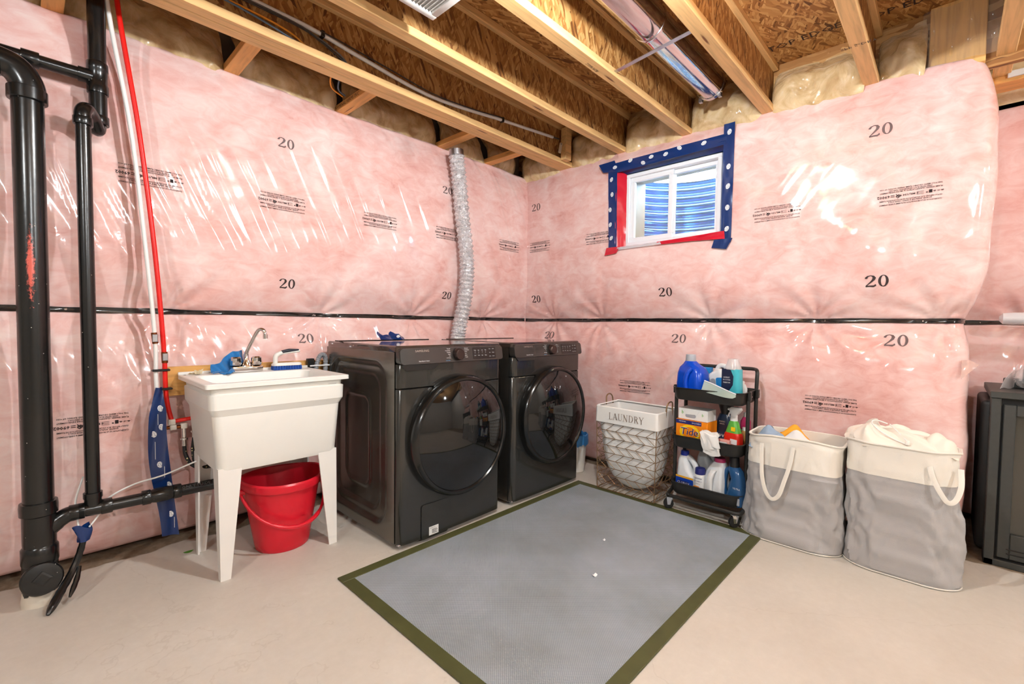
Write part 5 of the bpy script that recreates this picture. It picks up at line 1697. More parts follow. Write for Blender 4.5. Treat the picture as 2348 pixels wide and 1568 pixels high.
# ================================================================== wire hamper
hx0, hx1, hy0, hy1 = -0.400, -0.130, -1.436, -1.012
t = thing('laundry_hamper', 'bronze wire hamper with a white cloth liner lettered LAUNDRY', 'hamper', ((hx0 + hx1) / 2, (hy0 + hy1) / 2, ZM))
HZ = 0.455
def corner(v, sx_, sy_):        # v 0..1 up the basket; it flares a little
    k = 0.955 + 0.045 * v
    cx, cy_ = (hx0 + hx1) / 2, (hy0 + hy1) / 2
    return (cx + sx_ * (hx1 - hx0) / 2 * k, cy_ + sy_ * (hy1 - hy0) / 2 * k, ZM + 0.004 + v * (HZ - ZM - 0.004))
cs_ = [(-1, 1), (-1, -1), (1, -1), (1, 1)]      # front-left, front-right, back-right, back-left
lv = [i / 9 for i in range(10)]
rw = 0.0021
for i in range(4):
    a, b = cs_[i], cs_[(i + 1) % 4]
    MB().tube([corner(0, *a), corner(1, *a)], rw * 1.25, 6).build('corner_wire', MT['wire'], t)
    nz = 6 if i % 2 == 0 else 4
    for k, v in enumerate(lv):
        MB().tube([corner(v, *a), corner(v, *b)], rw if 0 < k < 9 else rw * 1.3, 6).build('ring_wire', MT['wire'], t)
    for k in range(9):
        A0, B0, A1, B1 = (Vector(corner(lv[k], *a)), Vector(corner(lv[k], *b)), Vector(corner(lv[k + 1], *a)), Vector(corner(lv[k + 1], *b)))
        for q in range(nz + 1):
            u0 = q / nz + (0.5 / nz if k % 2 else 0) * 0
            u1 = u0 + (0.9 / nz if k % 2 == 0 else -0.9 / nz)
            if u1 < -1e-6 or u1 > 1 + 1e-6 or u0 > 1:
                continue
            MB().tube([A0.lerp(B0, u0), A1.lerp(B1, u1)], rw * 0.8, 5).build('chevron_wire', MT['wire'], t)
for k in range(9):                                # bottom grid
    u = (k + 0.5) / 9
    p = Vector(corner(0, -1, 1)).lerp(Vector(corner(0, -1, -1)), u); q = Vector(corner(0, 1, 1)).lerp(Vector(corner(0, 1, -1)), u)
    MB().tube([p, q], rw, 5).build('base_wire', MT['wire'], t)
for s_ in (1, -1):
    yk_ = (hy0 + hy1) / 2 + s_ * (hy1 - hy0) / 2
    cxm = (hx0 + hx1) / 2 + (0.03 if s_ == 1 else 0.02)
    MB().tube(catmull([(cxm - 0.042, yk_, HZ), (cxm - 0.042, yk_ + s_ * 0.006, HZ + 0.12), (cxm - 0.030, yk_ + s_ * 0.010, HZ + 0.155), (cxm, yk_ + s_ * 0.012, HZ + 0.165), (cxm + 0.030, yk_ + s_ * 0.010, HZ + 0.155), (cxm + 0.042, yk_ + s_ * 0.006, HZ + 0.12), (cxm + 0.042, yk_, HZ)], 6), 0.0045, 10).build('handle', MT['wire'], t)
# liner bag
cx, cy_ = (hx0 + hx1) / 2, (hy0 + hy1) / 2
ax, ay_ = (hx1 - hx0) / 2 - 0.004, (hy1 - hy0) / 2 - 0.004
rings = []
nseg = 72
for k in range(27):
    v = k / 26
    z = HZ + 0.10 - v * 0.525
    w_ = 1.0 if v < 0.40 else math.sqrt(max(0.0, 1 - ((v - 0.40) / 0.61) ** 3.0)) * 0.995 + 0.005
    w_ *= 1 - 0.05 * min(1, max(0, v - 0.2) * 3)
    ring = []
    r_ = 0.02 + 0.10 * v
    base = rrect(1.0, 1.0, min(0.95, 0.08 + 0.75 * v), nseg // 4 - 1)
    for (ux, uy) in base:
        fo = 1 + (0.012 * math.sin(9 * math.atan2(uy, ux) + 6 * v) + 0.010 * math.sin(17 * math.atan2(uy, ux) + 3)) * min(1, v * 3)
        ring.append((cx + ux * ax * w_ * fo * 0.985, cy_ + uy * ay_ * w_ * fo * 0.985, z))
    rings.append(ring)
ln = MB().loft(rings, False, True).build('liner', MT['canvas_w'], t)
cuff = []
for (o_, z, k) in ((0.0, HZ + 0.100, 0.985), (0.006, HZ + 0.106, 1.0), (0.011, HZ + 0.100, 1.02), (0.012, HZ + 0.05, 1.02), (0.013, HZ + 0.006, 1.02), (0.008, HZ + 0.002, 1.01)):
    base = rrect(ax + o_, ay_ + o_, 0.016, 9)
    cuff.append([(cx + p[0], cy_ + p[1], z + 0.004 * math.sin(7 * math.atan2(p[1], p[0]) + 1) + (0.006 * abs(p[0] * p[1]) / (ax * ay_) if z > HZ + 0.05 else 0)) for p in base])
cf = MB().loft(cuff, False, False).build('cuff', MT['canvas_w'], t)
def stroke_text(word, fn, h, parent, m):
    """serif capitals drawn stroke by stroke"""
    G = {'L': (0.62, [((.14, 0), (.14, 1), .05), ((.14, .02), (.58, .02), .022), ((.58, .02), (.60, .24), .02)], [(.02, 1, .28), (.02, 0, .28)]),
         'A': (0.78, [((.08, 0), (.38, 1), .026), ((.38, 1), (.68, 0), .055), ((.18, .34), (.58, .34), .02)], [(-.02, 0, .22), (.56, 0, .80)]),
         'U': (0.80, [((.14, 1), (.14, .30), .05), ((.14, .30), (.22, .08), .045), ((.22, .08), (.40, 0), .03), ((.40, 0), (.58, .08), .024), ((.58, .08), (.66, .30), .024), ((.66, .30), (.66, 1), .024)], [(.02, 1, .28), (.54, 1, .78)]),
         'N': (0.84, [((.14, 0), (.14, 1), .024), ((.12, 1), (.66, 0), .052), ((.68, 0), (.68, 1), .024)], [(.02, 0, .26), (.0, 1, .20), (.56, 1, .80)]),
         'D': (0.82, [((.14, 0), (.14, 1), .05), ((.14, .98), (.42, .98), .022), ((.42, .98), (.64, .80), .035), ((.64, .80), (.72, .5), .05), ((.72, .5), (.64, .20), .05), ((.64, .20), (.42, .02), .035), ((.42, .02), (.14, .02), .022)], [(.02, 1, .2), (.02, 0, .2)]),
         'R': (0.76, [((.14, 0), (.14, 1), .05), ((.14, .98), (.40, .98), .022), ((.40, .98), (.56, .76), .045), ((.56, .76), (.40, .52), .04), ((.40, .52), (.14, .52), .022), ((.36, .52), (.68, 0), .05)], [(.02, 1, .2), (.02, 0, .28), (.58, 0, .78)]),
         'Y': (0.76, [((.06, 1), (.36, .46), .05), ((.66, 1), (.36, .46), .024), ((.36, .46), (.36, 0), .05)], [(-.04, 1, .2), (.54, 1, .78), (.24, 0, .48)])}
    tot = sum(G[c][0] for c in word) + 0.10 * (len(word) - 1)
    x = -tot / 2
    for c in word:
        w_, st_, se = G[c]
        mb = MB()
        for a, b, th in st_:
            d = Vector((b[0] - a[0], b[1] - a[1])); d.normalize()
            n_ = Vector((-d.y, d.x)) * th
            q = [(a[0] + n_.x, a[1] + n_.y), (b[0] + n_.x, b[1] + n_.y), (b[0] - n_.x, b[1] - n_.y), (a[0] - n_.x, a[1] - n_.y)]
            mb.add([fn((x + p[0]) * h, (p[1] - 0.5) * h) for p in q], [(0, 1, 2, 3)])
        for xa, yy, xb_ in se:
            yy = yy - 0.02 if yy == 1 else yy - 0.0
            mb.add([fn((x + p[0]) * h, (p[1] - 0.5) * h) for p in ((xa, yy), (xb_, yy), (xb_, yy + 0.035), (xa, yy + 0.035))], [(0, 1, 2, 3)])
        mb.build('letter', MT[m], parent, False)
        x += w_ + 0.10
stroke_text('LAUNDRY', lambda u, v: (hx0 - 0.0135, (hy0 + hy1) / 2 - u * 0.98 - 0.01, HZ + 0.052 + v), 0.042, cf, 'thread')

# ================================================================== storage cart
KX0, KX1, KY0, KY1 = -0.375, -0.085, -1.905, -1.512
t = thing('storage_cart', 'black three-tier rolling cart filled with cleaning supplies', 'cart', ((KX0 + KX1) / 2, (KY0 + KY1) / 2, ZM))
TRAYS = []
for zt_ in (0.735, 0.452, 0.172):
    zb = zt_ - 0.072
    TRAYS.append(zb + 0.004)
    r0 = lambda e, z, r=0.05: rring(KX0 + e, KX1 - e, KY0 + e, KY1 - e, z, r, 6)
    MB().loft([r0(0.012, zb), r0(0.006, zb + 0.01), r0(0.001, zt_ - 0.006), r0(-0.006, zt_ - 0.003), r0(-0.006, zt_), r0(0.002, zt_), r0(0.006, zt_ - 0.010), r0(0.012, zb + 0.012), r0(0.018, zb + 0.004)]).build('tray', MT['cart'], t)
tr = 0.0105
xf_, xb2 = KX0 + 0.085, KX1 - 0.065
for s_, yy in ((1, KY1 + 0.006), (-1, KY0 - 0.006)):
    MB().tube([(xf_, yy, 0.73), (xf_, yy, 0.105)], tr, 12).build('post', MT['cart'], t)
# rear posts and push handle are one bent tube; base loop likewise
MB().tube(fillet([(xb2, KY1 + 0.006, 0.105), (xb2, KY1 + 0.006, 0.78), (xb2 + 0.01, KY1 + 0.006, 0.845), (xb2 + 0.055, KY1 - 0.02, 0.850), (xb2 + 0.055, KY0 + 0.02, 0.850), (xb2 + 0.01, KY0 - 0.006, 0.845), (xb2, KY0 - 0.006, 0.78), (xb2, KY0 - 0.006, 0.105)], 0.04, 6), tr, 12).build('handle_tube', MT['cart'], t)
bz = 0.085
lp = fillet([(xf_, KY1 + 0.006, 0.13), (xf_ - 0.03, KY1 + 0.012, 0.095), (KX0 - 0.012, KY1 + 0.01, bz), (KX0 - 0.012, KY0 - 0.01, bz), (xf_ - 0.03, KY0 - 0.012, 0.095), (xf_, KY0 - 0.006, 0.13)], 0.03, 5)
MB().tube(lp, tr, 12).build('base_tube', MT['cart'], t)
lp = fillet([(xb2, KY1 + 0.006, 0.13), (xb2 + 0.03, KY1 + 0.012, 0.095), (KX1 + 0.012, KY1 + 0.01, bz), (KX1 + 0.012, KY0 - 0.01, bz), (xb2 + 0.03, KY0 - 0.012, 0.095), (xb2, KY0 - 0.006, 0.13)], 0.03, 5)
MB().tube(lp, tr, 12).build('base_tube', MT['cart'], t)
for zt_ in (0.735, 0.452, 0.172):
    for s_, yy in ((1, KY1 + 0.013), (-1, KY0 - 0.013)):
        for xx in (xf_, xb2):
            MB().rbox(xx - 0.014, xx + 0.014, yy - 0.008, yy + 0.008, zt_ - 0.045, zt_ + 0.004, 0.003, 1).build('bracket', MT['cart'], t)
            MB().lathe([(0.004, -0.003), (0.004, 0.003)], (xx, yy + s_ * 0.009, zt_ - 0.022), 'y', 8).build('rivet', MT['chrome'], t)
for (x, y, a) in ((KX0 - 0.012, KY1 - 0.004, -0.95), (KX0 - 0.012, KY0 + 0.018, -0.75), (KX1 + 0.008, KY1 - 0.02, 0.3), (KX1 + 0.008, KY0 + 0.02, 1.2)):
    zw = ZM if x < -0.3 else 0.0
    ca, sa_ = math.cos(a), math.sin(a)
    rz = lambda u, v, w_: (x + u * ca - v * sa_, y + u * sa_ + v * ca, zw + w_)
    w1_ = MB().lathe([(0.018, -0.010), (0.0285, -0.009), (0.0295, 0.0), (0.0285, 0.009), (0.018, 0.010)], (0.0, 0, 0.0295), 'y', 22).xf(rz).build('caster_wheel', MT['rubber'], t)
    for sg in (-1, 1):
        MB().prism([(-0.008, 0.024), (0.008, 0.024), (0.020, 0.068), (-0.014, 0.068)], lambda u, w_: rz(u, sg * 0.0118, w_), lambda u, w_: rz(u, sg * 0.0135, w_)).build('caster_fork', MT['chrome'], w1_, False)
    MB().lathe([(0.016, 0.064), (0.016, 0.070), (0.006, 0.072), (0.006, 0.085)], (x, y, zw), 'z', 14).build('caster_plate', MT['chrome'], w1_)

# ---- bottles and boxes: local u to the right, v away from the viewer, z up
def loc(cx, cy_, cz, rot=0.0, tilt=0.0, k=1.0):
    cr_, sr_ = math.cos(rot), math.sin(rot)
    ct_, st_ = math.cos(tilt), math.sin(tilt)
    def f(u, v, z):
        u, v, z = u * k, v * k, z * k
        u2, z2 = u * ct_ + z * st_, -u * st_ + z * ct_
        x = v * cr_ - u2 * sr_
        y = -(u2 * cr_ + v * sr_)
        return (cx + x, cy_ + y, cz + z2)
    return f
def body(rings, f, n=5):
    """rings: (z, u_center, half_u, half_v, corner)"""
    return MB().loft([[f(u, v, z) for u, v in rrect(hu, hv, r, n, uc, 0)] for z, uc, hu, hv, r in rings])
def cap(f, r0, r1, z0, z1, uc=0.0, n=22, ribs=False):
    rr_ = lambda r, k: r * (1 + (0.03 if ribs and k % 2 else 0))
    return MB().loft([[f(uc + rr_(r, k) * math.cos(2 * PI * k / n), rr_(r, k) * math.sin(2 * PI * k / n), z) for k in range(n)] for r, z in ((r0, z0), (r0, z0 + 0.15 * (z1 - z0)), (r1, z0 + 0.85 * (z1 - z0)), (r1 * 0.94, z1))])
def patch(f, u0, u1, z0, z1, v, r=0.004, th=0.0012):
    return MB().prism(rrect((u1 - u0) / 2, (z1 - z0) / 2, r, 4, (u0 + u1) / 2, (z0 + z1) / 2), lambda u, z: f(u, v, z), lambda u, z: f(u, v - th, z))
def words(f, parts_, v, parent, m, name='lettering'):
    for (s_, sz, uc, zc) in parts_:
        mb = MB(); put_text(mb, s_, sz, lambda u, z: f(uc + u, v, zc + z), res=1)
        mb.build(name, MT[m], parent, False)

z1 = TRAYS[0]
# big blue jug
f = loc(-0.278, -1.598, z1, 0.25, 0, 1.10)
t = thing('detergent_jug', 'big blue detergent jug with a silver cap on the top tray', 'detergent jug', f(0, 0, 0), 'bottles on the cart')
b_ = body([(0, 0, .070, .052, .03), (.01, 0, .076, .056, .03), (.08, 0, .076, .056, .03), (.135, .0, .074, .054, .032), (.165, -.004, .064, .048, .035), (.185, -.012, .040, .038, .034), (.20, -.016, .028, .028, .027)], f)
b_ = b_.build('bottle', MT['jug_blue'], t)
cap(f, .027, .025, .198, .236, -.016, ribs=True).build('cap', MT['cap_silver'], t)
MB().tube([f(u, v, z) for u, v, z in [(p.x, p.y, p.z) for p in catmull([(.028, -.052, .165), (.014, -.066, .14), (.004, -.068, .09), (.012, -.064, .035), (.024, -.05, .02)], 5)]], 0.013, 12).build('grip', MT['jug_blue'], b_)
# white jug lying back
f = loc(-0.168, -1.706, z1 + 0.010, 0.10, -0.10, 1.10)
t = thing('softener_jug', 'white detergent jug with a bright blue label, tilted on the top tray', 'detergent jug', f(0, 0, 0), 'bottles on the cart')
b_ = body([(0, 0, .072, .045, .03), (.01, 0, .078, .048, .03), (.07, .0, .078, .048, .03), (.11, .01, .062, .046, .03), (.135, .022, .036, .040, .03), (.148, .030, .020, .03, .018)], f).build('bottle', MT['jug_white'], t)
MB().tube([f(*p) for p in catmull([(-.005, 0, .125), (.02, 0, .165), (.055, 0, .160), (.074, 0, .12), (.073, 0, .07)], 6)], 0.013, 12).build('handle', MT['jug_white'], t)
patch(f, .018, .056, .03, .105, -.048, .010).build('label', MT['lab_blue'], t)
patch(f, -.012, .016, .04, .100, -.048, .012).build('label_oval', MT['cap_silver'], t)
# teal bottle with navy label
f = loc(-0.262, -1.820, z1, 0.15, 0, 1.20)
t = thing('scent_bottle', 'teal bottle with navy label and clear domed cap on the top tray', 'bottle', f(0, 0, 0), 'bottles on the cart')
b_ = body([(0, .008, .026, .020, .016), (.012, .006, .034, .026, .018), (.06, 0, .040, .030, .022), (.13, -.002, .040, .030, .022), (.158, -.002, .038, .029, .02)], f).build('bottle', MT['teal'], t)
cap(f, .036, .024, .156, .205, -.002).build('cap', m_clear('milky_cap', (236, 226, 224), 0.55, 0.2), t)
lb_ = MB().prism([(-.040, .158), (.000, .158), (.016, .125), (.014, .085), (-.004, .055), (-.034, .040), (-.040, .06)], lambda u, z: f(u, -.0305, z), lambda u, z: f(u, -.0318, z)).build('label', MT['lab_navy'], t)
words(f, (('SCENT', .010, -.016, .118), ('BOOSTER', .008, -.015, .107), ('PARFUM', .009, -.015, .094)), -.0322, lb_, 'white_print')
cap(f, .012, .012, .139, .140, -.018).build('emblem', MT['lab_blue'], lb_)
# zip bag hanging over the tray edge
fz = lambda u, w_: (-0.368 - 0.024 * u - 0.004 * w_ + 0.004 * math.sin(6 * u), -1.700 - 0.178 * u + 0.016 * w_ * (1 - u), z1 + 0.122 - 0.057 * u - (0.046 * (1 - u) ** 0.5 * (1 if u < 0.98 else 0) + 0.016) * w_)
t = thing('zip_bag', 'clear zip bag drooping over the front edge of the top tray', 'plastic bag', fz(0.5, 0.5), 'supplies on the top tray')
P = [[fz(u, w_) for w_ in np.linspace(0, 1, 8)] for u in np.linspace(0, 1, 14)]
solid_sheet(P, 0.002).build('film', MT['zipbag'], t)
MB().tube([fz(u, 0.02) for u in np.linspace(0, 1, 10)], 0.0035, 8).build('zip', MT['roll_white'], t)
# pale blue box and white lid behind
f = loc(-0.128, -1.612, z1, 0.0, 0, 1.16)
tag(body([(0, 0, .035, .02, .003), (.150, 0, .035, .02, .003), (.152, 0, .033, .018, .003)], f, 2).build('blue_box', MT['lab_blue']), 'bright blue box behind the white jug on the top tray', 'box', 'supplies on the top tray')
f = loc(-0.165, -1.838, z1, 0.0)
t = thing('white_bottle', 'small white bottle half hidden behind the teal bottle', 'bottle', f(0, 0, 0), 'bottles on the cart')
body([(0, 0, .026, .022, .018), (.07, 0, .028, .024, .02), (.095, 0, .018, .018, .016)], f).build('bottle', MT['jug_white'], t)
cap(f, .014, .013, .095, .115).build('cap', MT['jug_white'], t)

z2 = TRAYS[1]
# orange detergent box
f = loc(-0.262, -1.620, z2, 0.06)
t = thing('detergent_box', 'orange detergent box with yellow bullseye on the middle tray', 'box', f(0, 0, 0), 'supplies on the middle tray')
b_ = body([(0, 0, .095, .065, .002), (.155, 0, .095, .065, .002)], f, 1).build('carton', MT['soap_orange'], t)
patch(f, -.095, .060, .131, .153, -.0652, .001).build('stripe', MT['soap_navy'], t)
words(f, (('ORIGINAL', .010, -.055, .144), ('24 LOADS', .012, .030, .142)), -.0668, b_, 'white_print')
mb = MB().prism([(.062 * math.cos(2 * PI * k / 36) - .01, .082 + .046 * math.sin(2 * PI * k / 36)) for k in range(36)], lambda u, z: f(u, -.0652, z), lambda u, z: f(u, -.0662, z))
be = mb.build('bullseye', MT['soap_yellow'], t)
mb = MB().prism([(.046 * math.cos(2 * PI * k / 36) - .01, .082 + .034 * math.sin(2 * PI * k / 36)) for k in range(36)], lambda u, z: f(u, -.0662, z), lambda u, z: f(u, -.0668, z)).build('bullseye_core', MT['soap_orange'], be)
for dz_, m_, vv in ((0.0, 'white_print', -.0672), (0.0, 'soap_navy', -.0676)):
    mb = MB(); put_text(mb, 'Tide', .062 if m_ == 'white_print' else .058, lambda u, z: f(-.010 + u * 1.1 + z * 0.12, vv, .086 + z), spacing=0.95)
    mb.build('lettering', MT[m_], be, False)
# white tissue box on top of it
f = loc(-0.262, -1.622, z2 + 0.157, 0.10)
t = thing('dryer_sheet_box', 'white open dryer-sheet box with green marks on the orange box', 'box', f(0, 0, 0), 'supplies on the middle tray')
b_ = body([(0, 0, .090, .052, .002), (.064, 0, .090, .052, .002)], f, 1).build('carton', MT['carton'], t)
patch(f, -.045, .020, .012, .034, -.0522, .012).build('opening', MT['cap_silver'], t)
MB().prism([(-.055, .056), (.045, .060), (.028, .034), (-.040, .030)], lambda u, z: f(u, -.053, z), lambda u, z: f(u, -.0545, z)).build('flap', MT['carton'], t, False)
words(f, (('b', .030, -.062, .040), ('b', .024, .062, .036)), -.0534, b_, 'green')
# dark blue softener with flared black cap
f = loc(-0.155, -1.752, z2, 0.15, 0, 1.25)
t = thing('softener_bottle', 'dark blue softener bottle with flared black cap on the middle tray', 'bottle', f(0, 0, 0), 'bottles on the cart')
b_ = body([(0, 0, .040, .030, .02), (.01, 0, .045, .034, .022), (.08, 0, .044, .034, .022), (.13, 0, .036, .030, .022), (.155, 0, .026, .025, .02)], f).build('bottle', MT['softener_navy'], t)
cap(f, .023, .034, .153, .205).build('cap', MT['cap_black'], t)
words(f, (('Downy', .032, .004, .058), ('FABRIC', .009, .0, .122), ('RINSE', .009, .0, .111)), -.0350, b_, 'white_print')
cap(f, .0085, .0085, .0835, .0836, 0)
# spray bottle
f = loc(-0.265, -1.832, z2, 0.30, 0, 1.16)
t = thing('spray_bottle', 'red spray bottle with green neck label and white trigger', 'spray bottle', f(0, 0, 0), 'bottles on the cart')
b_ = body([(0, 0, .040, .022, .014), (.01, 0, .043, .025, .016), (.085, 0, .042, .025, .016), (.098, 0, .036, .024, .018)], f).build('bottle', MT['spray_red'], t)
body([(.097, 0, .036, .024, .018), (.125, 0, .028, .021, .018), (.148, 0, .021, .018, .016), (.156, 0, .016, .015, .014)], f).build('neck', MT['spray_green'], t)
cap(f, .017, .016, .155, .170).build('collar', MT['jug_white'], t)
MB().loft([[f(u, v, z) for u, v in rrect(hu, .011, .006, 3, uc, 0)] for z, uc, hu in ((.168, .0, .014), (.184, .001, .014), (.196, .004, .024), (.212, .008, .032), (.222, .012, .024))]).build('spray_head', MT['jug_white'], t)
MB().tube([f(*p) for p in ((-.014, 0, .200), (-.026, 0, .188), (-.034, 0, .168))], [.005, .0045, .003], 8).build('trigger', MT['jug_white'], t)
MB().tube([f(*p) for p in ((-.016, 0, .207), (-.032, 0, .208))], .007, 10).build('nozzle', MT['jug_white'], t)
patch(f, .0, .036, .045, .070, -.0255, .002).build('label', MT['white_print'], t)
patch(f, .002, .024, .108, .128, -.0235, .002).build('badge', MT['soap_yellow'], t)
# bottles behind
f = loc(-0.150, -1.860, z2, 0.0)
t = thing('pink_bottle', 'magenta bottle with pale label behind the spray bottle', 'bottle', f(0, 0, 0), 'bottles on the cart')
b_ = body([(0, 0, .026, .020, .014), (.10, 0, .028, .022, .016), (.165, 0, .027, .020, .016), (.19, 0, .014, .014, .012)], f).build('bottle', MT['magenta'], t)
cap(f, .012, .012, .19, .215).build('cap', MT['jug_white'], t)
patch(f, -.02, .022, .06, .12, -.0222, .003).build('label', MT['roll_white'], t)
f = loc(-0.200, -1.868, z2, 0.1)
t = thing('amber_bottle', 'amber bottle tucked between spray bottle and cart end', 'bottle', f(0, 0, 0), 'bottles on the cart')
body([(0, 0, .020, .018, .014), (.09, 0, .022, .018, .014), (.12, 0, .012, .012, .011)], f).build('bottle', MT['amber'], t)
cap(f, .011, .010, .119, .138).build('cap', MT['jug_white'], t)
# folded white cloths over the front edge
t = thing('white_cloths', 'stack of folded white cloths draped over the middle tray edge', 'cloth', (-0.37, -1.72, z2 + 0.02), 'supplies on the middle tray')
for k in range(5):
    P = []
    for i in range(14):
        u = i / 13
        row = []
        for j in range(16):
            v = j / 15
            arc = v * 0.115
            zz = 0.480 + 0.004 * (4 - k) - (max(0, arc - 0.050)) * 0.95 - 0.006 * k * (v > 0.4)
            xx = -0.330 - min(arc, 0.050) * 0.95 - 0.004 * (4 - k) - 0.006 * math.sin(v * 3)
            row.append((xx + 0.003 * math.sin(8 * u + k), -1.700 - 0.088 * u - 0.022 * (v - 0.5) + 0.006 * math.sin(5 * v + k * 2), zz + 0.006 * math.sin(6 * u + 2 * k) - 0.010 * u * v - 0.004 * k * v))
        P.append(row)
    solid_sheet(P, 0.003).build('folded_cloth', MT['canvas_w'], t)
# pink plastic tray of sponges
f = loc(-0.330, -1.800, z2 + 0.002, 0.1)
t = thing('sponge_tray', 'pink clear plastic tray leaning at the front of the middle tray', 'tray', f(0, 0, 0), 'supplies on the middle tray')
body([(0, 0, .034, .014, .008), (.074, .002, .036, .016, .010), (.076, .002, .034, .014, .010)], f).build('tray', MT['pinktray'], t)
patch(f, -.026, .028, .012, .066, -.0165, .006).build('rim', MT['carton'], t)

z3 = TRAYS[2]
def handled_jug(name, label, f, m, capm, h, hu, hv, cz, lab=None):
    t = thing(name, label, 'bleach jug', f(0, 0, 0), 'bottles on the cart')
    s_ = h / 0.205
    b_ = body([(0, 0, hu * .95, hv * .95, .02), (.01, 0, hu, hv, .022), (.085 * s_, 0, hu, hv, .024), (.11 * s_, -hu * .25, hu * .74, hv * .95, .026), (.16 * s_, -hu * .42, hu * .50, hv * .85, .022), (.185 * s_, -hu * .40, hu * .42, hv * .6, .018)], f).build('bottle', MT[m], t)
    MB().tube([f(*p) for p in catmull([(-hu * .15, 0, .178 * s_), (hu * .30, 0, .170 * s_), (hu * .78, 0, .140 * s_), (hu * .86, 0, .10 * s_), (hu * .72, 0, .070 * s_)], 6)], hv * .42, 12).build('handle', MT[m], t)
    cap(f, hu * .40, hu * .38, .183 * s_, .208 * s_, -hu * .40, ribs=True).build('cap', MT[capm], t)
    return t, b_
f = loc(-0.285, -1.588, z3, 0.15, 0, 1.10)
t, b_ = handled_jug('bleach_jug', 'white bleach jug with blue cap and blue label on the bottom tray', f, 'jug_grey', 'cap_blue', 0.215, .054, .038, 0)
lb_ = patch(f, -.050, .052, .008, .078, -.0385, .006).build('label', MT['lab_deepblue'], t)
patch(f, -.050, .052, .078, .088, -.0385, .002).build('label_band', MT['lab_yellow'], t)
patch(f, -.036, .030, .040, .062, -.0397, .010).build('label_badge', MT['soap_navy'], lb_)
words(f, (('CLOROX', .018, -.003, .051),), -.0412, lb_, 'white_print')
f = loc(-0.165, -1.668, z3, 0.10, 0, 1.06)
t, b_ = handled_jug('bleach_jug', 'second white jug behind the bleach jug on the bottom tray', f, 'jug_grey', 'cap_silver', 0.235, .066, .045, 0)
patch(f, -.055, .060, .02, .075, -.0452, .006).build('label', MT['lab_blue'], t)
f = loc(-0.318, -1.672, z3, 0.10, 0, 1.06)
t = thing('wash_in_bottle', 'small white bottle with dark blue cap and orange label foot', 'bottle', f(0, 0, 0), 'bottles on the cart')
b_ = body([(0, 0, .027, .024, .022), (.006, 0, .029, .026, .024), (.118, 0, .029, .026, .024), (.126, 0, .025, .023, .021)], f).build('bottle', MT['jug_white'], t)
cap(f, .027, .026, .124, .156, 0, ribs=True).build('cap', MT['soap_navy'], t)
lb_ = patch(f, -.025, .012, .010, .060, -.0262, .008).build('label', MT['soap_orange'], t)
words(f, (('Nikwax', .015, 0, .104), ('TX.DIRECT', .0105, 0, .087), ('Wash-In', .008, 0, .074)), -.0268, b_, 'soap_navy')
# white jug seen from its handle side
f = loc(-0.285, -1.752, z3, 0.30, 0, 1.04)
t = thing('handle_jug', 'tall white jug with pink cap and broad moulded handle', 'detergent jug', f(0, 0, 0), 'bottles on the cart')
body([(0, 0, .058, .045, .008), (.01, 0, .060, .046, .010), (.085, 0, .058, .044, .012), (.145, .006, .050, .040, .014), (.185, .014, .040, .034, .016), (.205, .020, .030, .028, .016), (.212, .020, .026, .026, .02)], f).build('bottle', MT['jug_grey'], t)
MB().loft([[f(u, v, z) for u, v in rrect(hu_, .010, .008, 3, uc, vc)] for z, uc, hu_, vc in ((.006, .004, .040, -.046), (.03, .004, .024, -.052), (.06, .002, .016, -.060), (.12, .006, .014, -.062), (.150, .010, .015, -.055), (.168, .014, .018, -.040))]).build('handle', MT['jug_white'], t)
cap(f, .030, .029, .211, .232, .020).build('cap', MT['cap_pink'], t)
# blue jug with oval handle hole
f = loc(-0.300, -1.848, z3, 0.25, 0, 1.14)
t = thing('softener_jug', 'glossy dark blue jug with black cap and oval handle, bottom tray', 'detergent jug', f(0, 0, 0), 'bottles on the cart')
b_ = body([(0, .018, .038, .032, .02), (.01, .018, .042, .036, .022), (.05, .020, .040, .036, .022), (.13, .026, .028, .032, .022), (.165, .014, .030, .030, .022), (.185, .004, .024, .024, .02)], f).build('bottle', MT['navy_jug'], t)
MB().tube([f(*p) for p in catmull([(.0, -.004, .176), (-.028, -.006, .160), (-.040, -.008, .11), (-.036, -.008, .055), (-.020, -.006, .022), (.01, -.004, .012)], 7)], 0.014, 14).build('handle', MT['navy_jug'], t)
cap(f, .024, .022, .184, .232, .004).build('cap', MT['cap_black'], t)
patch(f, .028, .058, .012, .046, -.0362, .002).build('label', MT['cap_silver'], t)
words(f, (('ULTRA', .012, .040, .09),), -.0370, b_, 'white_print')

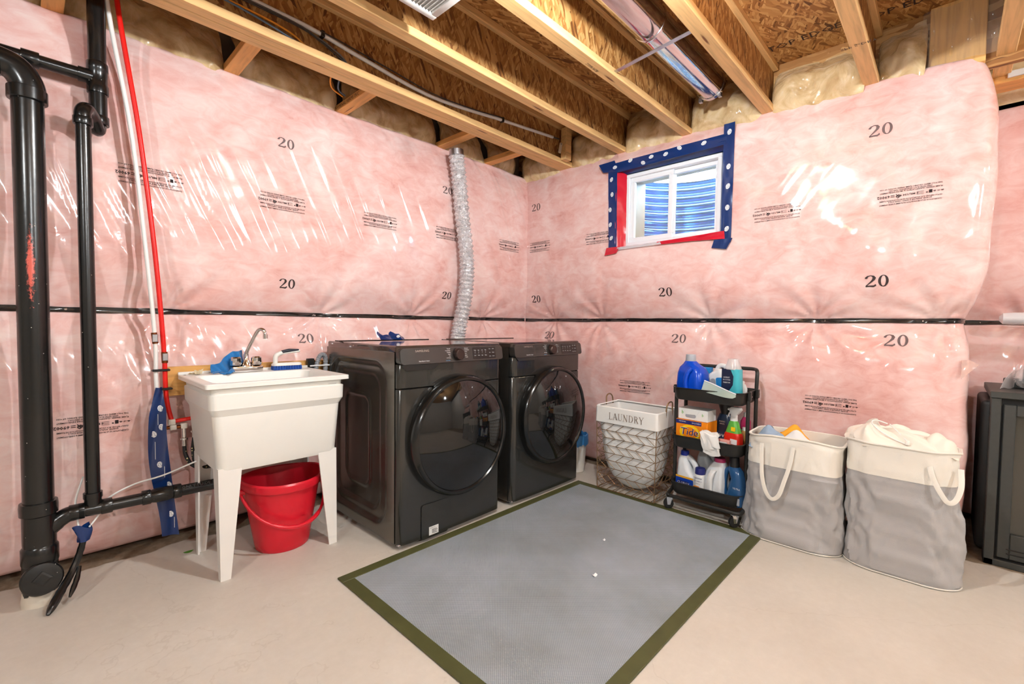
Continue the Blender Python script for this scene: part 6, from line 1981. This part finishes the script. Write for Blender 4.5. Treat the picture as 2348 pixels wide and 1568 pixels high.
# ================================================================== soft laundry bags
def soft_bag(name, label, cx, cy_, hx_, hy_, H_, band, seed, lean=(0.0, 0.0), flare=0.0, sag=0.03):
    """cloth bag: grey below, cream band above, open top"""
    t = thing(name, label, 'laundry bag', (cx, cy_, 0), 'soft laundry bags')
    n = 96
    def pt(a, v, inset=0.0):
        # rounded-box outline, a in 0..1
        base = rrect(1.0, 1.0, 0.62, 23)
        i = int(a * 96) % 96
        ux, uy = base[i]
        k = 1.0 + flare * (1 - v) ** 2 * (0.7 if ux < 0 else 0.3) - 0.02 * math.sin(PI * v)
        fold = 0.0
        if 0.02 < v < 0.97:
            fold = (0.020 * float(fbm(i * 0.10 + 20, v * 2.4 + 3, seed, 3)) + 0.010 * float(fbm(i * 0.16 + v * 6.0, v * 5.0 - i * 0.05, seed + 7, 3))) * min(1, v * 8) * (1.0 if v < 0.68 else 0.55)
            fold += 0.010 * max(0, float(ridge(i * 0.09 + v * 3.5, v * 4.0 - i * 0.04, seed + 13))) * (1 - v)
        x = cx + ux * (hx_ * k + fold - inset) + lean[0] * v
        y = cy_ + uy * (hy_ * k + fold - inset) + lean[1] * v
        z = v * H_
        if v > 0.6:
            z += sag * (-abs(uy) ** 2 * 0.4 + 0.15 * math.sin(3 * a * 2 * PI + seed)) * (v - 0.6) / 0.4
        return (x, y, max(z, 0.0005))
    bv = 1 - band / H_
    lo = [[pt(a / n, v) for a in range(n)] for v in [0.0, 0.012] + [0.03 + (bv - 0.03) * k / 40 for k in range(41)]]
    MB().loft([[(cx + (p[0] - cx) * 0.9, cy_ + (p[1] - cy_) * 0.9, 0.0) for p in lo[0]]] + lo, True, False).build('body', MT['canvas_grey'], t)
    hi = [[pt(a / n, v, -0.0015) for a in range(n)] for v in [bv - 0.004] + [bv + (1 - bv) * k / 12 for k in range(13)]]
    inner = [[pt(a / n, v, 0.006) for a in range(n)] for v in (1.0, 0.93, 0.80, 0.62)]
    MB().loft(hi + inner, False, False).build('band', MT['canvas_cream'], t)
    hem = [pt(a / n, 0.995, -0.003) for a in range(n)]
    MB().tube(hem, 0.0045, 6, closed=True).build('hem', MT['canvas_cream'], t)
    piping = [pt(a / n, 0.010, -0.003) for a in range(n)]
    MB().tube(piping, 0.003, 6, closed=True).build('piping', MT['canvas_cream'], t)
    return t, pt
def strap_loop(t, pts, w=0.009):
    """flat webbing handle along pts; lies in the y-z sense, thin in x"""
    C = catmull(pts, 8)
    P = []
    for i, c in enumerate(C):
        d = (C[min(i + 1, len(C) - 1)] - C[max(i - 1, 0)]).normalized()
        side = d.cross(Vector((-1, 0, 0)))
        side = side.normalized() if side.length > 1e-6 else Vector((0, 1, 0))
        P.append([c - side * w, c - side * w * 0.4 + Vector((-0.001, 0, 0)), c + side * w * 0.4 + Vector((-0.001, 0, 0)), c + side * w])
    return solid_sheet(P, 0.003).build('strap', MT['canvas_cream'], t)
t, pt = soft_bag('laundry_bag', 'grey and cream laundry bag with open top and clothes showing', -0.268, -2.134, 0.142, 0.208, 0.545, 0.155, 501, lean=(0.0, -0.012), flare=0.09)
xs_ = -0.268 - 0.150
strap_loop(t, [(xs_ - 0.006, -2.020, 0.500), (xs_ - 0.012, -2.023, 0.42), (xs_ - 0.020, -2.030, 0.335), (xs_ - 0.024, -2.050, 0.262), (xs_ - 0.024, -2.078, 0.232), (xs_ - 0.024, -2.108, 0.258), (xs_ - 0.020, -2.130, 0.335), (xs_ - 0.012, -2.150, 0.42), (xs_ - 0.006, -2.160, 0.505)])
for (dx, dy, w, h_, m, lab, ph) in ((-0.03, 0.105, 0.085, 0.555, 'shirt_blue', 'pale blue garment in the open laundry bag', 0), (-0.02, -0.01, 0.10, 0.545, 'shirt_white', 'white garment in the open laundry bag', 1.3), (0.045, 0.02, 0.085, 0.562, 'shirt_orange', 'orange garment at the back of the open laundry bag', 2.1), (0.02, 0.13, 0.05, 0.545, 'shirt_dark', 'dark garment at the left of the open laundry bag', 3.0)):
    P = []
    for i in range(22):
        row = []
        for j in range(16):
            u, v = i / 21 * 2 - 1, j / 15 * 2 - 1
            rr2 = min(1, u * u + v * v)
            row.append((-0.268 + dx + 0.075 * v + 0.008 * math.sin(5 * u + ph), -2.135 + dy + w * u, h_ - 0.085 * rr2 ** 1.2 + 0.010 * math.sin(7 * u + ph) + 0.009 * math.sin(6 * v + 4 * u + ph)))
        P.append(row)
    tag(solid_sheet(P[::-1], 0.004).build('garment', MT[m]), lab, 'garment', 'clothes in the laundry bag')

t, pt = soft_bag('laundry_bag', 'fuller grey and cream laundry bag with its drawstring top closed', -0.245, -2.566, 0.150, 0.194, 0.590, 0.150, 611, lean=(0.0, 0.012), flare=0.06, sag=0.05)
xs_ = -0.245 - 0.152
strap_loop(t, [(xs_ + 0.002, -2.655, 0.515), (xs_ - 0.014, -2.668, 0.47), (xs_ - 0.030, -2.692, 0.42), (xs_ - 0.036, -2.716, 0.388), (xs_ - 0.030, -2.738, 0.402), (xs_ - 0.014, -2.752, 0.455), (xs_ + 0.022, -2.750, 0.520)])
# gathered drawstring liner
n = 84
rings = []
for k in range(20):
    v = k / 19
    ring = []
    for a in range(n):
        th = 2 * PI * a / n
        ux, uy = rrect(1, 1, 0.7, 20)[a % 84]
        hump = 0.045 * math.exp(-((uy - 0.55) ** 2) / 0.12) + 0.030 * math.exp(-((uy + 0.62) ** 2) / 0.06)
        w_ = 1 - v ** 1.6
        puck = 1 + 0.16 * v * math.sin(11 * th + 2 * math.sin(3 * th)) + 0.05 * math.sin(5 * th + 4 * v)
        cxx, cyy = -0.250 + 0.03 * v, -2.545 + 0.075 * v
        ring.append((cxx + ux * 0.140 * w_ * puck, cyy + uy * 0.188 * w_ * puck, 0.565 + (0.045 + hump) * math.sin(min(1, v * 1.25) * PI / 2) - 0.025 * max(0, v - 0.75) * 4 + 0.007 * math.sin(9 * th + 7 * v)))
    rings.append(ring)
MB().loft(rings, False, True).build('drawstring_liner', MT['liner_cream'], t)
P = []
for i in range(18):
    row = []
    for j in range(18):
        u, v = i / 17 * 2 - 1, j / 17 * 2 - 1
        r2 = u * u + v * v
        row.append((-0.275 + 0.085 * v, -2.680 + 0.062 * u, 0.560 + 0.075 * max(0, 1 - r2) ** 0.6 + 0.008 * math.sin(5 * u + 3 * v)))
    P.append(row)
MB().grid(P[::-1]).build('liner_bulge', MT['liner_cream'], t)
MB().tube(catmull([(-0.24, -2.50, 0.650), (-0.27, -2.46, 0.665), (-0.31, -2.45, 0.655), (-0.345, -2.49, 0.625), (-0.355, -2.54, 0.600), (-0.365, -2.575, 0.590)], 7), 0.0028, 8).build('drawstring', MT['canvas_w'], t)
MB().tube(catmull([(-0.25, -2.51, 0.650), (-0.30, -2.54, 0.630), (-0.345, -2.575, 0.602), (-0.36, -2.585, 0.594)], 7), 0.0028, 8).build('drawstring', MT['canvas_w'], t)
MB().lathe([(0.008, 0), (0.009, 0.006), (0.006, 0.018)], (-0.366, -2.580, 0.588), 'z', 12).build('cord_lock', MT['white_pl'], t)

# ================================================================== stove in the recess
fx, fy0, fy1, fz1 = 0.072, -3.46, -2.846, 0.810
t = thing('gas_stove', 'charcoal metal heating stove with glass door at the right edge', 'stove', (0.3, -3.15, 0))
MB().rbox(0.175, 0.62, fy0 + 0.02, -2.818, 0.03, 0.755, 0.02, 3).build('casing', MT['stove_dk'], t)
fr_ = MB()
fr_.rbox(fx, fx + 0.09, fy1 - 0.034, fy1, 0.0, fz1 - 0.03, 0.003, 1)
fr_.rbox(fx, fx + 0.09, fy0, fy0 + 0.034, 0.0, fz1 - 0.03, 0.003, 1)
fr_.rbox(fx, fx + 0.09, fy0, fy1, 0.0, 0.030, 0.003, 1)
fr_.build('surround', MT['stove'], t)
MB().rbox(fx - 0.004, 0.60, fy0 - 0.004, fy1 + 0.004, fz1 - 0.030, fz1, 0.003, 1).build('top_plate', MT['stove'], t)
MB().box(fx + 0.03, 0.176, fy0 + 0.02, fy1 - 0.005, 0.004, fz1 - 0.03).build('firebox', MT['stove_dk'], t, False)
y0d, y1d, z0d, z1d = fy0 + 0.046, fy1 - 0.042, 0.042, 0.752
d = MB()
bw = 0.040
d.rbox(fx + 0.006, fx + 0.030, y0d, y0d + bw, z0d, z1d, 0.003, 1)
d.rbox(fx + 0.006, fx + 0.030, y1d - bw, y1d, z0d, z1d, 0.003, 1)
d.rbox(fx + 0.006, fx + 0.030, y0d + bw, y1d - bw, z1d - 0.050, z1d, 0.003, 1)
d.rbox(fx + 0.006, fx + 0.030, y0d + bw, y1d - bw, z0d, z0d + 0.115, 0.003, 1)
dr_ = d.build('door', MT['stove'], t)
MB().box(fx + 0.022, fx + 0.026, y0d + bw, y1d - bw, z0d + 0.115, z1d - 0.050).build('pane', MT['stove_glass'], dr_, False)
for z in (z0d + 0.022, z0d + 0.042):
    MB().rbox(fx + 0.003, fx + 0.008, y0d + 0.10, y1d - 0.030, z, z + 0.006, 0.002, 1).build('vent_slot', MT['stove_dk'], dr_)
MB().lathe([(0.010, 0), (0.010, -0.006)], (fx + 0.006, -3.12, z0d + 0.08), 'x', 12).build('knob', MT['stove_dk'], dr_)
# things lying on the stove
P = [[(0.20 + 0.10 * u, -2.880 - 0.050 * u - 0.012 * w_, fz1 + 0.004 + 0.115 * w_ * (0.35 + 0.65 * u) + 0.004 * math.sin(7 * u)) for w_ in np.linspace(0, 1, 8)] for u in np.linspace(0, 1, 10)]
tag(solid_sheet(P, 0.0015).build('plastic_sleeve', m_clear('milky_sleeve', (236, 228, 226), 0.45, 0.15)), 'pale plastic sleeve standing on the stove top', 'plastic bag', 'things on the stove')
t = thing('wrapped_part', 'dark part in crinkled clear wrap lying on the stove top', 'package', (0.25, -2.96, fz1))
P = []
for i in range(24):
    row = []
    for j in range(13):
        a, v = 2 * PI * i / 24, j / 12
        r_ = 0.052 * math.sin(PI * (0.12 + 0.80 * v)) * (1 + 0.22 * float(fbm(i * 0.8, j * 0.9, 71, 2)))
        row.append((0.25 + r_ * math.cos(a), -2.965 - 0.03 * v + r_ * math.sin(a), fz1 + 0.012 + 0.135 * v))
    P.append(row)
MB().grid(P, True).build('wrap', m_clear('crinkled_wrap', (225, 222, 220), 0.38, 0.04), t, angle=25)
MB().rbox(0.225, 0.275, -2.995, -2.955, fz1 + 0.006, fz1 + 0.11, 0.012, 2).build('part', MT['stove_dk'], t)
t = thing('black_box', 'flat black fitting lying on the stove top behind the wrap', 'fitting', (0.33, -2.95, fz1))
MB().rbox(0.31, 0.40, -3.02, -2.90, fz1 + 0.0005, fz1 + 0.045, 0.006, 2).build('body', MT['stove'], t)
tag(MB().tube(catmull([(0.20, -2.965, fz1 + 0.006), (0.19, -3.00, fz1 + 0.035), (0.20, -3.04, fz1 + 0.085), (0.24, -3.08, fz1 + 0.11), (0.28, -3.14, fz1 + 0.10), (0.30, -3.20, fz1 + 0.008)], 7), 0.006, 8).build('extension_cord', MT['roll_white']), 'white cord arching over the stove top', 'cord', 'things on the stove')
# plastic roll tucked on the recess strap, loose film flap
t = thing('plastic_roll', 'white plastic-wrapped roll hung on the recess wall above the stove', 'roll', (0.53, -3.2, 1.15))
MB().lathe([(0.006, -3.60), (0.030, -3.59), (0.033, -3.5), (0.033, -2.93), (0.030, -2.895), (0.012, -2.882)], (0.535, 0, 1.155), 'y', 22, sx=0.95).build('roll', MT['roll_white'], t)
P = [[(0.505 + 0.03 * v + 0.006 * math.sin(9 * u), -2.90 - 0.40 * u, 1.128 - 0.022 * v * (0.5 + math.sin(PI * min(1, 1.5 * u)))) for v in np.linspace(0, 1, 5)] for u in np.linspace(0, 1, 16)]
solid_sheet(P, 0.001).build('film_edge', MT['film'], t)
P = [[(0.015 + 0.05 * u + 0.03 * v, -2.742 - 0.060 * u * (1 - 0.6 * v), 0.86 + 0.07 * u * (1 - v) + 0.09 * v) for v in np.linspace(0, 1, 6)] for u in np.linspace(0, 1, 6)]
tag(solid_sheet(P, 0.0012).build('film_flap', m_clear('loose_film', (232, 196, 184), 0.45, 0.12)), 'loose triangular flap of film at the end of the right wall', 'plastic sheet')

# ================================================================== waste bin beside the dryer
t = thing('waste_bin', 'small white waste bin with blue liner between dryer and wall', 'waste bin', (-0.185, -0.690, 0))
bc = (-0.185, -0.690, 0)
MB().lathe([(0.062, 0.0), (0.066, 0.004), (0.085, 0.262), (0.088, 0.265), (0.084, 0.268), (0.064, 0.01)], bc, 'z', 28).build('bin', MT['white_pl'], t)
P = []
for i in range(41):
    a = 2 * PI * i / 40
    w = 0.004 * math.sin(9 * a) + 0.003 * math.sin(17 * a + 1)
    P.append([(bc[0] + r * math.cos(a), bc[1] + r * math.sin(a), z) for r, z in ((0.070, 0.15), (0.080, 0.262), (0.084 + w * 0.4, 0.283 + w), (0.090 + w * 0.4, 0.278 + w), (0.0925 + w * 0.6, 0.24 + w), (0.0905 + w, 0.205 + 2.2 * w))])
MB().grid(P).build('liner', MT['bag_blue'], t)

# a fallen leaf by the tub leg
P = [[(-2.505 + 0.020 * u, -0.135 + 0.009 * math.sin(PI * (u + 1) / 2) * v, 0.002 + 0.003 * u * u + 0.001 * v) for v in (-1, 0, 1)] for u in np.linspace(-1, 1, 9)]
tag(solid_sheet(P, 0.001).build('leaf', MT['leaf']), 'small green leaf on the floor beside the tub leg', 'leaf')

# ---- bare bulb over the mat, plus three unseen bulbs added as fill ----------------------
LB = ['bare glowing bulb in a porcelain holder above the grey floor mat', 'added unseen fill bulb in a porcelain holder left of the camera',
      'added unseen fill bulb in a porcelain holder behind the camera', 'added unseen fill bulb in a porcelain holder in the basement far right']
for (x, y, k), lab in zip(LAMP_SPOTS, LB):
    t = thing('ceiling_bulb', lab, 'lamp', (x, y, 2.371), 'bare basement bulbs')
    MB().lathe([(0.055, 0), (0.055, -0.012), (0.030, -0.040), (0.026, -0.050)], (x, y, 2.371), 'z', 20).build('lamp_holder', MT['grille'], t)
    area = 4 * PI * 0.036 ** 2
    b = MB().lathe([(0.010, 0.055), (0.030, 0.024), (0.036, 0.0), (0.027, -0.024), (0.006, -0.036)], (x, y, 2.265), 'z', 10)
    b.build('bulb', m_emit('glowing_bulb', (0.915, 0.97, 1.0), BULB_WATT * k / (area * PI) * 1.0), t)
    MB().lathe([(0.013, 0), (0.013, 0.04)], (x, y, 2.285), 'z', 12).build('socket', MT['steel'], t)
